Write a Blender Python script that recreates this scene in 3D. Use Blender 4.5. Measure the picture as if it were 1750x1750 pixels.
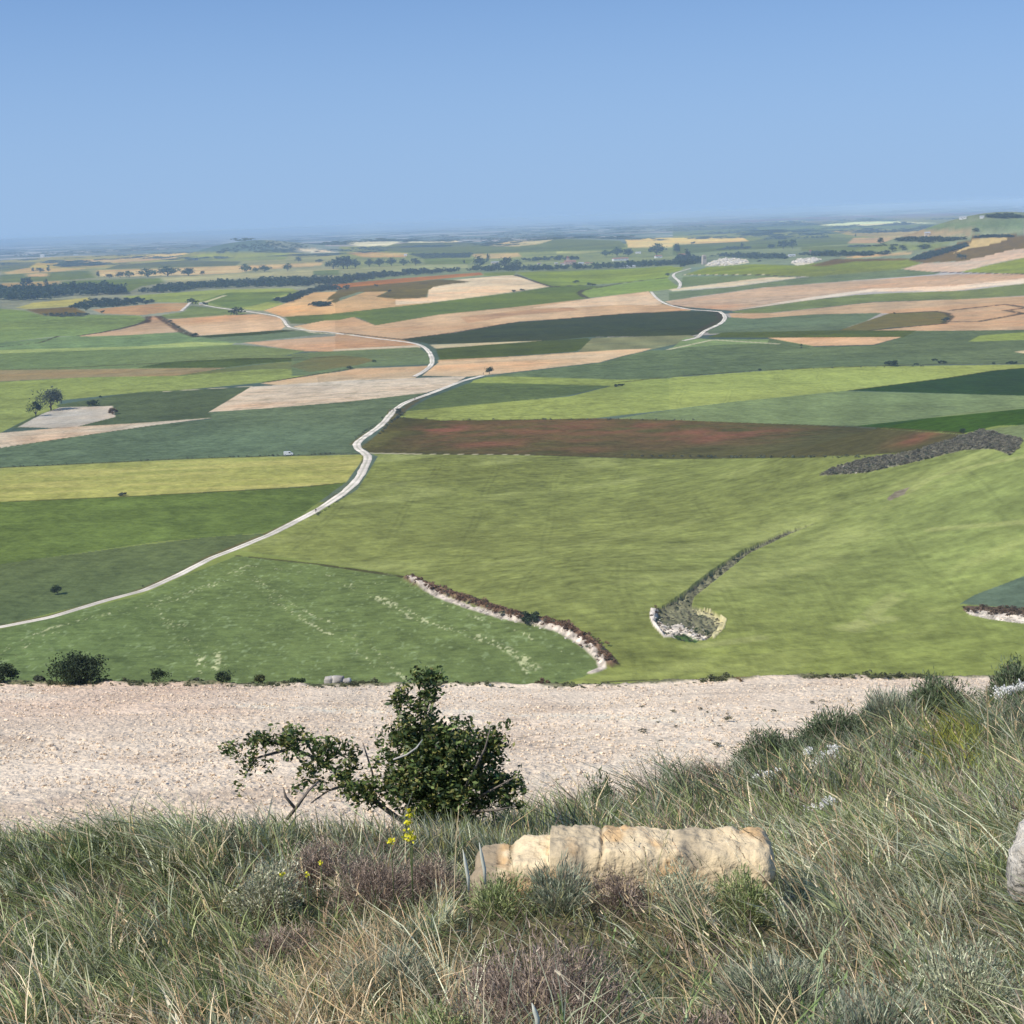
import bpy, math, random
import numpy as np
from mathutils import Matrix, Vector
random.seed(5); RNG = np.random.default_rng(11)
scene = bpy.context.scene
for o in list(bpy.data.objects): bpy.data.objects.remove(o)
COL = scene.collection

# ------------------------------------------------------------------ camera, sky, sun, exposure
PX = 1750.0; F = 2775.0; PITCH = 10.2; ROLL = -2.3
cam_d = bpy.data.cameras.new('camera'); cam = bpy.data.objects.new('camera', cam_d); COL.objects.link(cam)
cam_d.sensor_width = 36.0; cam_d.lens = 36.0*F/PX; cam_d.clip_start = 0.05; cam_d.clip_end = 200000.0
CR = Matrix.Rotation(math.radians(90-PITCH), 3, 'X') @ Matrix.Rotation(math.radians(ROLL), 3, 'Z')
cam.rotation_euler = CR.to_euler(); cam.location = (0, 0, 0)
scene.camera = cam
SUN_EL, SUN_AZ = 47.0, 238.0          # azimuth clockwise from +Y: sun to the left, behind the camera
world = bpy.data.worlds.new('World'); scene.world = world; world.use_nodes = True
wn = world.node_tree; bg = wn.nodes['Background']
sky = wn.nodes.new('ShaderNodeTexSky'); sky.sky_type = 'NISHITA'; sky.sun_disc = False
sky.sun_elevation = math.radians(SUN_EL); sky.sun_rotation = math.radians(SUN_AZ)
sky.altitude = 900; sky.air_density = 1.0; sky.dust_density = 0.0; sky.ozone_density = 4.0
# the sky is read a little above the true direction (clear dry air) and pales into the haze at the horizon
tc = wn.nodes.new('ShaderNodeTexCoord'); ad = wn.nodes.new('ShaderNodeVectorMath'); ad.inputs[1].default_value = (0, 0, 0.20)
wn.links.new(tc.outputs['Generated'], ad.inputs[0]); wn.links.new(ad.outputs[0], sky.inputs[0])
tn = wn.nodes.new('ShaderNodeVectorMath'); tn.operation = 'MULTIPLY'; tn.inputs[1].default_value = (1.21, 1.30, 1.34); wn.links.new(sky.outputs[0], tn.inputs[0])
sx = wn.nodes.new('ShaderNodeSeparateXYZ'); wn.links.new(tc.outputs['Generated'], sx.inputs[0])
hr = wn.nodes.new('ShaderNodeMapRange'); hr.interpolation_type = 'SMOOTHSTEP'
hr.inputs['From Min'].default_value = -0.02; hr.inputs['From Max'].default_value = 0.20; hr.inputs['To Min'].default_value = 1.0; hr.inputs['To Max'].default_value = 0.0
wn.links.new(sx.outputs['Z'], hr.inputs['Value'])
hm = wn.nodes.new('ShaderNodeMix'); hm.data_type = 'RGBA'; wn.links.new(hr.outputs[0], hm.inputs['Factor']); wn.links.new(tn.outputs[0], hm.inputs['A'])
SKYS = 0.13; hm.inputs['B'].default_value = (0.335/SKYS, 0.505/SKYS, 0.755/SKYS, 1)
wn.links.new(hm.outputs['Result'], bg.inputs[0]); bg.inputs[1].default_value = SKYS
sd = bpy.data.lights.new('sun', 'SUN'); sd.energy = 4.4; sd.angle = math.radians(0.53); sd.color = (1.0, 0.935, 0.84)
sun = bpy.data.objects.new('sun', sd); COL.objects.link(sun)
a = math.radians(SUN_AZ); e = math.radians(SUN_EL)
SUNV = Vector((math.sin(a)*math.cos(e), math.cos(a)*math.cos(e), math.sin(e)))
sun.rotation_euler = SUNV.to_track_quat('Z', 'Y').to_euler(); sun.location = SUNV*200
scene.cycles.volume_bounces = 3
scene.view_settings.view_transform = 'Standard'; scene.view_settings.look = 'None'
scene.view_settings.exposure = 0.0; scene.view_settings.gamma = 1.0
HAZE = 9.0e-5; LUM = np.array([1.08, 1.115, 1.27]); AIR = np.array([0.26, 0.38, 0.65])

# ------------------------------------------------------------------ helpers
CRn = np.array(CR)
def ray(u, v):
    c = np.stack([(np.asarray(u, float)-875)/F, -(np.asarray(v, float)-875)/F, -np.ones_like(np.asarray(u, float))], -1)
    w = c @ CRn.T
    return w[..., 0]/w[..., 1], -w[..., 2]/w[..., 1]          # s = x/y, t = -z/y
def proj(x, y, z):
    c = np.stack([x, y, z], -1) @ CRn
    return 875+F*c[..., 0]/-c[..., 2], 875-F*c[..., 1]/-c[..., 2]
def hsh(ix, iy, seed=0):
    h = (ix.astype(np.int64)*374761393 + iy.astype(np.int64)*668265263 + seed*1442695041) & 0xffffffff
    h = ((h ^ (h >> 13))*1274126177) & 0xffffffff
    h = (h ^ (h >> 16)) & 0xffffffff
    return h/4294967295.0
def noise(x, y, seed=0):
    x = np.asarray(x, float); y = np.asarray(y, float)
    ix = np.floor(x); iy = np.floor(y); fx = x-ix; fy = y-iy
    fx = fx*fx*fx*(fx*(fx*6-15)+10); fy = fy*fy*fy*(fy*(fy*6-15)+10)
    a = hsh(ix, iy, seed); b = hsh(ix+1, iy, seed); c = hsh(ix, iy+1, seed); d = hsh(ix+1, iy+1, seed)
    return ((a*(1-fx)+b*fx)*(1-fy)+(c*(1-fx)+d*fx)*fy)*2-1
def fbm(x, y, o=4, seed=0, g=0.5):
    r = 0; a = 1; n = 0
    for i in range(o):
        r = r+a*noise(x*2**i+17.3*i, y*2**i-9.1*i, seed+i); n += a; a *= g
    return r/n
def sstep(a, b, x):
    t = np.clip((x-a)/(b-a), 0, 1); return t*t*(3-2*t)
def lin(c):
    c = np.asarray(c, float)/255.0
    return np.where(c <= 0.04045, c/12.92, ((c+0.055)/1.055)**2.4)

def tag(o, label=None, cat=None, group=None, kind=None):
    if label: o['label'] = label
    if cat: o['category'] = cat
    if group: o['group'] = group
    if kind: o['kind'] = kind
    return o
def link(name, me, mat=None, parent=None):
    o = bpy.data.objects.new(name, me); COL.objects.link(o)
    if mat is not None: me.materials.append(mat)
    if parent is not None: o.parent = parent
    return o
def empty(name, loc, rz=0.0):
    o = bpy.data.objects.new(name, None); COL.objects.link(o); o.location = loc; o.rotation_euler = (0, 0, rz)
    o.empty_display_size = 0.2
    return o
def mesh_np(name, V, Fq, smooth=True, cols=None):
    """V (n,3), Fq (m,k) int array of faces with k corners"""
    me = bpy.data.meshes.new(name); V = np.asarray(V, np.float32); Fq = np.asarray(Fq, np.int32)
    m, k = Fq.shape
    me.vertices.add(len(V)); me.vertices.foreach_set('co', V.ravel())
    me.loops.add(m*k); me.loops.foreach_set('vertex_index', Fq.ravel())
    me.polygons.add(m); me.polygons.foreach_set('loop_start', np.arange(0, m*k, k, dtype=np.int32))
    me.polygons.foreach_set('loop_total', np.full(m, k, np.int32))
    me.polygons.foreach_set('use_smooth', np.full(m, smooth, bool))
    if cols is not None:
        at = me.color_attributes.new('Col', 'FLOAT_COLOR', 'POINT')
        c4 = np.ones((len(V), 4), np.float32); c4[:, :3] = cols; at.data.foreach_set('color', c4.ravel())
    me.update(calc_edges=True)
    return me
class MB:
    """collects simple solids into one mesh"""
    def __init__(s): s.v = []; s.f = []
    def add(s, v, f):
        n = len(s.v); s.v += [tuple(p) for p in v]; s.f += [tuple(n+i for i in q) for q in f]; return s
    def box(s, c, d, taper=1.0):
        x, y, z = c; a, b, h = d[0]/2, d[1]/2, d[2]/2; t = taper
        v = [(x-a, y-b, z-h), (x+a, y-b, z-h), (x+a, y+b, z-h), (x-a, y+b, z-h), (x-a*t, y-b*t, z+h), (x+a*t, y-b*t, z+h), (x+a*t, y+b*t, z+h), (x-a*t, y+b*t, z+h)]
        return s.add(v, [(0, 3, 2, 1), (4, 5, 6, 7), (0, 1, 5, 4), (1, 2, 6, 5), (2, 3, 7, 6), (3, 0, 4, 7)])
    def tube(s, pts, rad, n=6):
        pts = [Vector(p) for p in pts]; rings = []
        up = Vector((0.13, 0.21, 0.97))
        base = len(s.v)
        for i, p in enumerate(pts):
            d = (pts[min(i+1, len(pts)-1)]-pts[max(i-1, 0)]).normalized()
            a = d.cross(up); a = a.normalized() if a.length > 1e-3 else d.cross(Vector((1, 0, 0))).normalized(); b = d.cross(a)
            r = rad[i] if hasattr(rad, '__len__') else rad
            for k in range(n):
                q = 2*math.pi*k/n; s.v.append(tuple(p+(a*math.cos(q)+b*math.sin(q))*r))
        for i in range(len(pts)-1):
            for k in range(n):
                s.f.append((base+i*n+k, base+i*n+(k+1) % n, base+(i+1)*n+(k+1) % n, base+(i+1)*n+k))
        s.f.append(tuple(base+k for k in range(n))[::-1]); s.f.append(tuple(base+(len(pts)-1)*n+k for k in range(n)))
        return s
    def prism(s, prof, y0, y1):
        n = len(prof); v = [(p[0], y0, p[1]) for p in prof]+[(p[0], y1, p[1]) for p in prof]
        return s.add(v, [tuple(range(n)), tuple(range(2*n-1, n-1, -1))]+[(i, n+i, n+(i+1) % n, (i+1) % n) for i in range(n)])
    def build(s, name, mat, parent=None, smooth=False):
        me = bpy.data.meshes.new(name); me.from_pydata(s.v, [], s.f)
        if smooth: me.polygons.foreach_set('use_smooth', [True]*len(me.polygons))
        me.update(); return link(name, me, mat, parent)

def mat(name, base=(0.5, 0.5, 0.5), rough=0.9, var=0.25, scale=3.0, attr=False, bump=0.0, bscale=None, trans=0.0, spec=0.2, hue=None, detail=4, bdist=0.1):
    m = bpy.data.materials.new(name); m.use_nodes = True; nt = m.node_tree; N = nt.nodes; L = nt.links
    b = N['Principled BSDF']; b.inputs['Roughness'].default_value = rough; b.inputs['Specular IOR Level'].default_value = spec
    geo = N.new('ShaderNodeNewGeometry')
    src = geo.outputs['Position']
    no = N.new('ShaderNodeTexNoise'); no.inputs['Scale'].default_value = scale; no.inputs['Detail'].default_value = detail; no.inputs['Roughness'].default_value = 0.6
    L.new(src, no.inputs['Vector'])
    mr = N.new('ShaderNodeMapRange'); mr.inputs['From Min'].default_value = 0.28; mr.inputs['From Max'].default_value = 0.72
    mr.inputs['To Min'].default_value = 1-var; mr.inputs['To Max'].default_value = 1+var
    L.new(no.outputs[0], mr.inputs['Value'])
    mul = N.new('ShaderNodeVectorMath'); mul.operation = 'SCALE'
    if attr:
        at = N.new('ShaderNodeAttribute'); at.attribute_name = 'Col'; L.new(at.outputs['Color'], mul.inputs[0])
    elif hue is not None:
        mx = N.new('ShaderNodeMix'); mx.data_type = 'RGBA'; mx.inputs['A'].default_value = (*base, 1); mx.inputs['B'].default_value = (*hue, 1)
        n2 = N.new('ShaderNodeTexNoise'); n2.inputs['Scale'].default_value = scale*0.45; n2.inputs['Detail'].default_value = 5
        L.new(src, n2.inputs['Vector']); r2 = N.new('ShaderNodeMapRange'); r2.inputs['From Min'].default_value = 0.4; r2.inputs['From Max'].default_value = 0.6
        L.new(n2.outputs[0], r2.inputs['Value']); L.new(r2.outputs[0], mx.inputs['Factor']); L.new(mx.outputs['Result'], mul.inputs[0])
    else: mul.inputs[0].default_value = base
    L.new(mr.outputs[0], mul.inputs['Scale']); L.new(mul.outputs[0], b.inputs['Base Color'])
    if bump > 0:
        bn = N.new('ShaderNodeTexNoise'); bn.inputs['Scale'].default_value = bscale or scale; bn.inputs['Detail'].default_value = 5
        L.new(src, bn.inputs['Vector']); bu = N.new('ShaderNodeBump'); bu.inputs['Strength'].default_value = bump; bu.inputs['Distance'].default_value = bdist
        L.new(bn.outputs[0], bu.inputs['Height']); L.new(bu.outputs[0], b.inputs['Normal'])
    if trans > 0:
        tr = N.new('ShaderNodeBsdfTranslucent'); L.new(mul.outputs[0], tr.inputs['Color'])
        ms = N.new('ShaderNodeMixShader'); ms.inputs[0].default_value = trans
        L.new(b.outputs[0], ms.inputs[1]); L.new(tr.outputs[0], ms.inputs[2]); L.new(ms.outputs[0], N['Material Output'].inputs['Surface'])
    return m

# ------------------------------------------------------------------ terrain
Z0 = -105.0
def bp(u, v):                                  # pixel -> point on the flat base plain
    s, t = ray(u, v); y = -Z0/t; return s*y, y
HILLS = []
def hill(u, v, h, rx, ry, rot=0.0, flat=False):
    x, y = bp(u, v); HILLS.append((float(x), float(y), h, rx, ry, math.radians(rot), flat))
hill(432, 437, 50, 190, 330); hill(365, 439, 24, 130, 300); hill(505, 433, 22, 200, 350)
hill(600, 425, 26, 200, 600); hill(690, 424, 24, 260, 700); hill(975, 420, 24, 260, 900); hill(735, 432, 14, 400, 900)
hill(1660, 447, 36, 170, 130); hill(1730, 440, 26, 160, 160)
hill(1900, 447, 46, 330, 700)
hill(2080, 930, 34, 95, 150, 20)
hill(1800, 805, 10, 60, 85, 30)
hill(1500, 830, 7, 70, 50, 25)
hill(800, 492, 14, 190, 330); hill(1240, 470, 9, 120, 420); hill(1380, 466, 8, 200, 420)
hill(560, 520, 10, 120, 250); hill(170, 535, 7, 150, 200); hill(1050, 1010, 5, 45, 60)
def plain(x, y):
    d = np.hypot(x, y)
    z = Z0 + 3.2*fbm(x/330, y/420, 2, 3)*sstep(380, 800, d)*(1-sstep(1500, 4000, d)*.3)
    z = z + 5.0*noise(x/1400+.3, y/1900, 8)*sstep(1200, 2600, d)
    z = z + 7*noise(x/2600, y/5000, 21)*sstep(5000, 9000, d)
    z = z + (60*np.clip(fbm(x/5000, y/9000, 3, 31)+.05, 0, 1))*sstep(17000, 27000, d)
    for (hx, hy, h, rx, ry, ro, fl) in HILLS:
        dx = x-hx; dy = y-hy; c, s_ = math.cos(ro), math.sin(ro)
        q = ((dx*c+dy*s_)/rx)**2+((-dx*s_+dy*c)/ry)**2
        z = z + (h*np.exp(-q) if not fl else h*(1-sstep(0.55, 1.0, np.sqrt(q)+.09*noise(x/60, y/60, 5))))
    return z
# hill under the camera: profile nodes given at a few bearings
_U = np.array([-700, -250, 0, 400, 760, 900, 1000, 1250, 1400, 1550, 1700, 1760, 2000, 2500.])
_VT = np.array([1388, 1364, 1359, 1350, 1370, 1358, 1346, 1312, 1262, 1215, 1183, 1168, 1120, 1080.])
_DE = np.array([8, 8, 8, 8.2, 9, 12.5, 14, 17, 19, 21, 23, 24, 27, 30.])
_VE = _VT+0.26/_DE*2775
_VF = np.array([1180, 1172, 1168, 1168, 1170, 1172, 1171, 1160, 1156, 1156, 1157, 1157, 1150, 1140.])
_s, _t = ray(_U, _VE); _sf, _tf = ray(_U, _VF); _sn, _tn = ray(_U, np.full(len(_U), 1400.))
o_ = np.argsort(_s)
def near_nodes(s):
    dE = np.interp(s, _s, _DE); tE = np.interp(s, _s, _t); tf = np.interp(s, _sf, _tf); tn = np.interp(s, _sn, _tn)
    zE = -dE*tE; dM = dE*1.8; zM = -dM*(tE+.055); z140 = -140*tf; z70 = -70*np.maximum(tn, tf+.075)
    return dE, zE, dM, zM, z70, z140
def H(x, y, micro=True):
    x = np.asarray(x, float); y = np.asarray(y, float)
    ys = np.maximum(y, 2.0); s = np.clip(x/ys, -1.2, 1.2)
    dE, zE, dM, zM, z70, z140 = near_nodes(s)
    s3 = np.interp(y, [-10, 0, 3, 6.5], [-1.3, -1.65, -2.05, -3.0])
    zE2 = zE
    z330 = plain(s*330, np.full_like(s, 330.))
    z = np.where(y < 6.5, s3, 0)
    def seg(z, a, za, b, zb): 
        k = np.clip((y-a)/(b-a), 0, 1); return np.where((y >= a) & (y < b), za+(zb-za)*k, z)
    z = seg(z, 6.5, -3.0, dE, zE2); z = seg(z, dE, zE, dM, zM); z = seg(z, dM, zM, 70., z70); z = seg(z, 70., z70, 140., z140)
    k = np.clip((y-140)/190, 0, 1); k2 = 1-(1-k)**1.35
    z = np.where((y >= 140) & (y < 330), z140+(z330-z140)*k2, z)
    z = np.where(y >= 330, plain(x, y), z)
    z = z + 0.13*np.exp(-((y-6.02)/.30)**2)*sstep(-.75, -.3, x)*(1-sstep(.95, 1.3, x))
    z = z + 0.10*fbm(x/1.3, y/1.3, 3, 71)*sstep(2.5, 5, y)*(1-sstep(30, 50, y))
    return z
def cast(u, v, y0=150., y1=60000., n=900):
    u = np.atleast_1d(np.asarray(u, float)); v = np.atleast_1d(np.asarray(v, float)); s, t = ray(u, v)
    ys = np.geomspace(y0, y1, n); out = np.full(len(u), y1)
    Y = ys[None, :]*np.ones((len(u), 1)); hz = H(s[:, None]*Y, Y); below = (-t[:, None]*Y) < hz
    hit = below.argmax(1); ok = below.any(1)
    lo = ys[np.maximum(hit-1, 0)]; hi = ys[hit]
    for _ in range(14):
        m = (lo+hi)/2; b = (-t*m) < H(s*m, m); hi = np.where(b, m, hi); lo = np.where(b, lo, m)
    y = np.where(ok & (t > 1e-5), hi, y1); x = s*y
    return x, y, H(x, y)
def dens(pts, step=14., closed=True):
    o = []; n = len(pts)
    for i in range(n if closed else n-1):
        a = pts[i]; b = pts[(i+1) % n]; k = max(1, int(math.hypot(b[0]-a[0], b[1]-a[1])/step))
        for j in range(k): o.append((a[0]+(b[0]-a[0])*j/k, a[1]+(b[1]-a[1])*j/k))
    if not closed: o.append(pts[-1])
    return np.array(o)
def pip(px, py, poly):
    m = (px >= poly[:, 0].min()) & (px <= poly[:, 0].max()) & (py >= poly[:, 1].min()) & (py <= poly[:, 1].max())
    idx = np.nonzero(m)[0]; x = px[idx]; y = py[idx]; ins = np.zeros(len(idx), bool)
    n = len(poly)
    for i in range(n):
        x1, y1 = poly[i]; x2, y2 = poly[(i+1) % n]
        if y1 == y2: continue
        c = (y1 > y) != (y2 > y); ins ^= c & (x < (x2-x1)*(y-y1)/(y2-y1)+x1)
    return idx[ins]
# ------------------------------------------------------------------ fields, traced as polygons and laid on the terrain
CROPS = {1: (0, 380), 2: (580, 360), 3: (1150, 340), 4: (0, 560), 5: (550, 540), 6: (1150, 580), 7: (0, 880), 8: (550, 900)}
def P(c, pts):
    ox, oy = CROPS[c]; return [(ox+a/2.9167, oy+b/2.9167) for a, b in pts]
LG = (142, 156, 90); OG = (136, 146, 78); BG = (95, 126, 104); YL = (160, 165, 95); GR = (98, 133, 76); GG = (88, 116, 82)
MG = (104, 136, 84); CH = (208, 190, 172); TN = (204, 172, 142); DK = (68, 92, 70); SC = (104, 102, 90); TL = (106, 136, 116); PALE = (214, 203, 188)
FLD = []
FIX = {}
def fix(c):
    r, g, b = c
    if g >= r and g >= b:
        l = (r+g+b)/3; r, g, b = (.8*q+.2*l for q in c)
        if r < 118: r += 8
    elif r-b < 75 and r > 185: l = (r+g+b)/3; r, g, b = (.88*q+.12*l for q in c)
    return (r, g, b)
def fld(name, c, col, pts): FLD.append((name, col, P(c, pts)))
# far band
fld('grain_field', 1, (150, 158, 150), [(0, 190), (300, 170), (950, 150), (1440, 150), (1750, 170), (1750, 640), (0, 640)])
fld('ploughed_field', 1, (193, 178, 166), [(310, 190), (560, 180), (780, 160), (950, 148), (880, 178), (700, 195), (450, 205)])
fld('grain_field', 1, (146, 162, 136), [(960, 165), (1050, 150), (1440, 150), (1420, 185), (1150, 192), (900, 188)])
fld('ploughed_field', 1, (200, 199, 196), [(1450, 135), (1560, 130), (1700, 150), (1540, 148)])
fld('grain_field', 1, (112, 140, 130), [(0, 200), (190, 198), (150, 225), (60, 240), (0, 245)])
fld('ploughed_field', 1, (186, 168, 152), [(20, 250), (130, 228), (310, 228), (440, 230), (300, 245), (40, 258)])
fld('ploughed_field', 1, (170, 164, 150), [(190, 200), (500, 205), (560, 225), (330, 228), (150, 226)])
fld('grain_field', 1, (108, 134, 124), [(510, 235), (600, 210), (900, 190), (1200, 195), (1180, 215), (700, 228)])
fld('ploughed_field', 1, (186, 168, 152), [(480, 238), (800, 232), (1200, 215), (1610, 200), (1600, 215), (1250, 240), (1200, 250), (960, 262), (560, 272), (500, 268)])
fld('grain_field', 1, (110, 140, 120), [(0, 262), (440, 240), (480, 275), (300, 290), (0, 300)])
fld('ploughed_field', 1, (190, 172, 156), [(130, 258), (240, 252), (235, 270), (140, 270)])
fld('ploughed_field', 1, (172, 154, 138), [(0, 305), (300, 293), (290, 315), (0, 322)])
fld('grain_field', 1, (102, 132, 112), [(310, 292), (800, 278), (820, 300), (700, 320), (640, 350), (330, 335)])
fld('grain_field', 1, (168, 168, 148), [(800, 275), (1100, 262), (1560, 238), (1750, 228), (1750, 250), (1560, 265), (1100, 285), (850, 298)])
fld('grain_field', 1, (112, 144, 130), [(1560, 242), (1750, 232), (1750, 264), (1560, 264)])
fld('grain_field', 1, (146, 162, 116), [(600, 370), (870, 350), (1100, 335), (1450, 328), (1500, 345), (1350, 390), (1420, 405), (1300, 440), (1050, 420), (940, 400), (780, 398)])
fld('grain_field', 1, (122, 146, 108), [(1000, 390), (1140, 350), (1480, 345), (1360, 375), (1400, 400), (1150, 430)])
fld('grain_field', 1, (162, 174, 112), [(1200, 430), (1330, 398), (1410, 405), (1310, 440)])
fld('grain_field', 1, (178, 176, 132), [(80, 425), (170, 400), (440, 375), (470, 385), (330, 420), (250, 425), (130, 432)])
fld('grain_field', 1, (132, 156, 112), [(-300, 430), (0, 430), (130, 440), (220, 465), (420, 468), (440, 460), (700, 465), (735, 488), (600, 530), (390, 565), (270, 570), (0, 600), (-300, 620)])
fld('scrubland', 1, (110, 110, 96), [(130, 435), (380, 420), (440, 460), (300, 470), (200, 460)])
fld('ploughed_field', 1, (198, 163, 136), [(450, 435), (780, 405), (950, 402), (900, 440), (700, 462), (520, 455)])
fld('grain_field', 1, (110, 140, 110), [(800, 462), (920, 445), (950, 415), (1100, 430), (1240, 455), (1150, 462), (860, 480), (820, 478)])
fld('grain_field', 1, (120, 146, 115), [(-300, 620), (0, 600), (280, 572), (390, 565), (900, 548), (980, 570), (1180, 600), (700, 660), (0, 680)])
fld('ploughed_field', 1, (202, 170, 146), [(390, 568), (600, 535), (735, 500), (740, 470), (790, 468), (910, 545), (640, 562), (460, 568)])
fld('ploughed_field', 1, (202, 170, 145), [(830, 485), (1130, 462), (1300, 458), (1400, 475), (1420, 520), (1400, 535), (1220, 550), (980, 565)])
fld('grain_field', 1, (102, 132, 114), [(990, 570), (1420, 537), (1490, 540), (1660, 552), (1200, 602), (1080, 598)])
fld('grain_field', 1, (72, 98, 84), [(985, 567), (1420, 535), (1480, 540), (1300, 560), (1040, 575)])
fld('ploughed_field', 1, (206, 168, 134), [(1315, 440), (1420, 405), (1560, 350), (1690, 345), (1760, 340), (1760, 455), (1410, 470)])
fld('scrubland', 1, (108, 106, 94), [(1640, 395), (1750, 345), (1760, 375), (1680, 405)])
fld('grain_field', 1, (96, 126, 96), [(1420, 470), (1750, 450), (1760, 478), (1640, 485), (1540, 505), (1450, 505)])
fld('ploughed_field', 1, (202, 167, 140), [(1460, 520), (1540, 505), (1640, 485), (1760, 475), (1760, 555), (1560, 545)])
fld('ploughed_field', 1, (196, 160, 136), [(1210, 600), (1760, 560), (1760, 645), (1520, 642)])
# middle far band
fld('grain_field', 2, (140, 156, 140), [(0, 180), (300, 165), (900, 170), (1750, 160), (1750, 500), (0, 500)])
fld('ploughed_field', 2, (203, 199, 191), [(10, 158), (130, 150), (310, 155), (240, 175), (100, 178)])
fld('ploughed_field', 2, (200, 196, 188), [(340, 155), (600, 148), (560, 160), (350, 162)])
fld('grain_field', 2, (106, 136, 122), [(150, 195), (330, 160), (600, 158), (900, 170), (1100, 140), (1400, 150), (1430, 180), (1350, 195), (1000, 205), (660, 215), (350, 210)])
fld('ploughed_field', 2, (194, 184, 168), [(720, 175), (850, 150), (1090, 138), (1000, 165), (880, 178)])
fld('ploughed_field', 2, (190, 170, 150), [(30, 210), (100, 205), (340, 212), (330, 232), (120, 232)])
fld('ploughed_field', 2, (200, 181, 156), [(1415, 140), (1750, 132), (1760, 180), (1500, 185), (1440, 185)])
fld('grain_field', 2, (90, 122, 98), [(340, 215), (660, 210), (650, 235), (420, 240)])
fld('ploughed_field', 2, (186, 168, 150), [(660, 218), (890, 210), (910, 228), (820, 238), (680, 238)])
fld('grain_field', 2, (160, 168, 146), [(1080, 205), (1330, 200), (1200, 215), (1080, 215)])
fld('grain_field', 2, (156, 166, 146), [(0, 320), (0, 290), (420, 270), (640, 265), (640, 285), (200, 310), (100, 320)])
fld('grain_field', 2, (110, 142, 126), [(420, 240), (680, 240), (640, 265), (430, 268)])
fld('ploughed_field', 2, (172, 128, 110), [(-60, 372), (0, 365), (280, 340), (700, 308), (720, 320), (500, 340), (200, 370), (0, 388), (-60, 392)])
fld('scrubland', 2, (104, 110, 94), [(-60, 440), (-10, 398), (60, 380), (200, 368), (500, 343), (660, 350), (620, 362), (470, 385), (440, 410), (430, 435), (280, 440), (160, 430), (240, 408), (100, 405), (0, 436), (-60, 448)])
fld('ploughed_field', 2, (206, 168, 134), [(-20, 460), (0, 450), (130, 405), (240, 403), (180, 430), (280, 440), (440, 435), (500, 420), (450, 462), (0, 510), (-20, 512)])
fld('ploughed_field', 2, (216, 192, 168), [(440, 432), (445, 395), (470, 380), (560, 365), (660, 355), (570, 345), (860, 320), (1050, 378), (900, 400), (640, 435), (450, 458), (280, 470), (280, 445)])
fld('grain_field', 2, (124, 144, 108), [(720, 310), (880, 303), (870, 322), (720, 325)])
fld('grain_field', 2, (142, 162, 104), [(880, 308), (1130, 300), (1450, 290), (1740, 270), (1700, 300), (1650, 310), (1640, 335), (1400, 360), (1200, 372), (1060, 380), (1000, 360)])
fld('grain_field', 2, (100, 132, 96), [(-80, 520), (0, 510), (450, 460), (900, 405), (1050, 380), (1200, 372), (1330, 378), (1210, 400), (1190, 415), (1230, 438), (880, 482), (500, 518), (180, 572), (90, 532), (0, 545), (-80, 548)])
fld('grain_field', 2, (130, 155, 106), [(1195, 415), (1215, 395), (1330, 375), (1630, 335), (1700, 385), (1560, 402), (1240, 434)])
fld('ploughed_field', 2, (202, 166, 138), [(-20, 550), (0, 545), (70, 530), (180, 572), (500, 518), (880, 480), (1240, 440), (1540, 402), (1610, 465), (1760, 495), (1400, 520), (900, 552), (600, 602), (320, 642), (0, 607), (-20, 600)])
fld('ploughed_field', 2, (209, 180, 156), [(960, 484), (1280, 434), (1540, 403), (1610, 463), (1580, 474), (1400, 468), (1200, 482)])
fld('ploughed_field', 2, (190, 148, 124), [(600, 530), (900, 498), (1150, 482), (1200, 496), (900, 520), (640, 560)])
fld('grain_field', 2, DK, [(320, 640), (600, 605), (850, 560), (1100, 540), (1400, 515), (1700, 500), (1900, 500), (1950, 540), (1860, 600), (1750, 625), (1250, 630), (1000, 652), (450, 665), (400, 655)])
fld('ploughed_field', 2, (197, 187, 160), [(450, 668), (1010, 648), (700, 672), (480, 687)])
fld('ploughed_field', 2, (192, 152, 126), [(-20, 608), (0, 610), (320, 645), (400, 670), (0, 692), (-20, 690)])
fld('ploughed_field', 2, (206, 190, 170), [(-30, 692), (0, 690), (400, 670), (405, 684), (0, 702), (-30, 704)])
fld('grain_field', 2, (75, 102, 76), [(480, 690), (740, 668), (1010, 650), (1240, 635), (1260, 655), (1180, 702), (900, 722), (500, 747)])
fld('ploughed_field', 2, (138, 142, 112), [(1190, 705), (1260, 635), (1750, 620), (1800, 640), (1550, 692), (1500, 692)])
fld('ploughed_field', 2, (206, 180, 148), [(490, 745), (900, 725), (1180, 706), (1510, 690), (1560, 688), (1500, 705), (1420, 722), (1290, 758), (500, 770)])
# right far band
fld('grain_field', 3, (132, 150, 142), [(0, 120), (700, 90), (1750, 60), (1750, 340), (0, 340)])
fld('ploughed_field', 3, (212, 206, 194), [(730, 132), (830, 118), (1050, 110), (1330, 120), (1100, 130), (900, 135)])
fld('ploughed_field', 3, (200, 198, 192), [(440, 115), (690, 103), (650, 112)])
fld('grain_field', 3, (118, 144, 134), [(0, 140), (700, 120), (760, 140), (1340, 126), (1750, 96), (1750, 150), (900, 150), (300, 172), (0, 185)])
fld('ploughed_field', 3, (168, 160, 150), [(780, 158), (1200, 158), (1520, 152), (1480, 180), (1200, 195), (1050, 190), (900, 185)])
fld('ploughed_field', 3, (184, 166, 154), [(890, 195), (1110, 190), (1060, 220), (860, 222)])
fld('ploughed_field', 3, (203, 183, 156), [(-20, 196), (0, 194), (340, 192), (380, 210), (100, 225), (0, 228)])
fld('grain_field', 3, (106, 136, 126), [(0, 230), (400, 210), (470, 190), (900, 192), (870, 225), (640, 240), (200, 262), (0, 280)])
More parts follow.
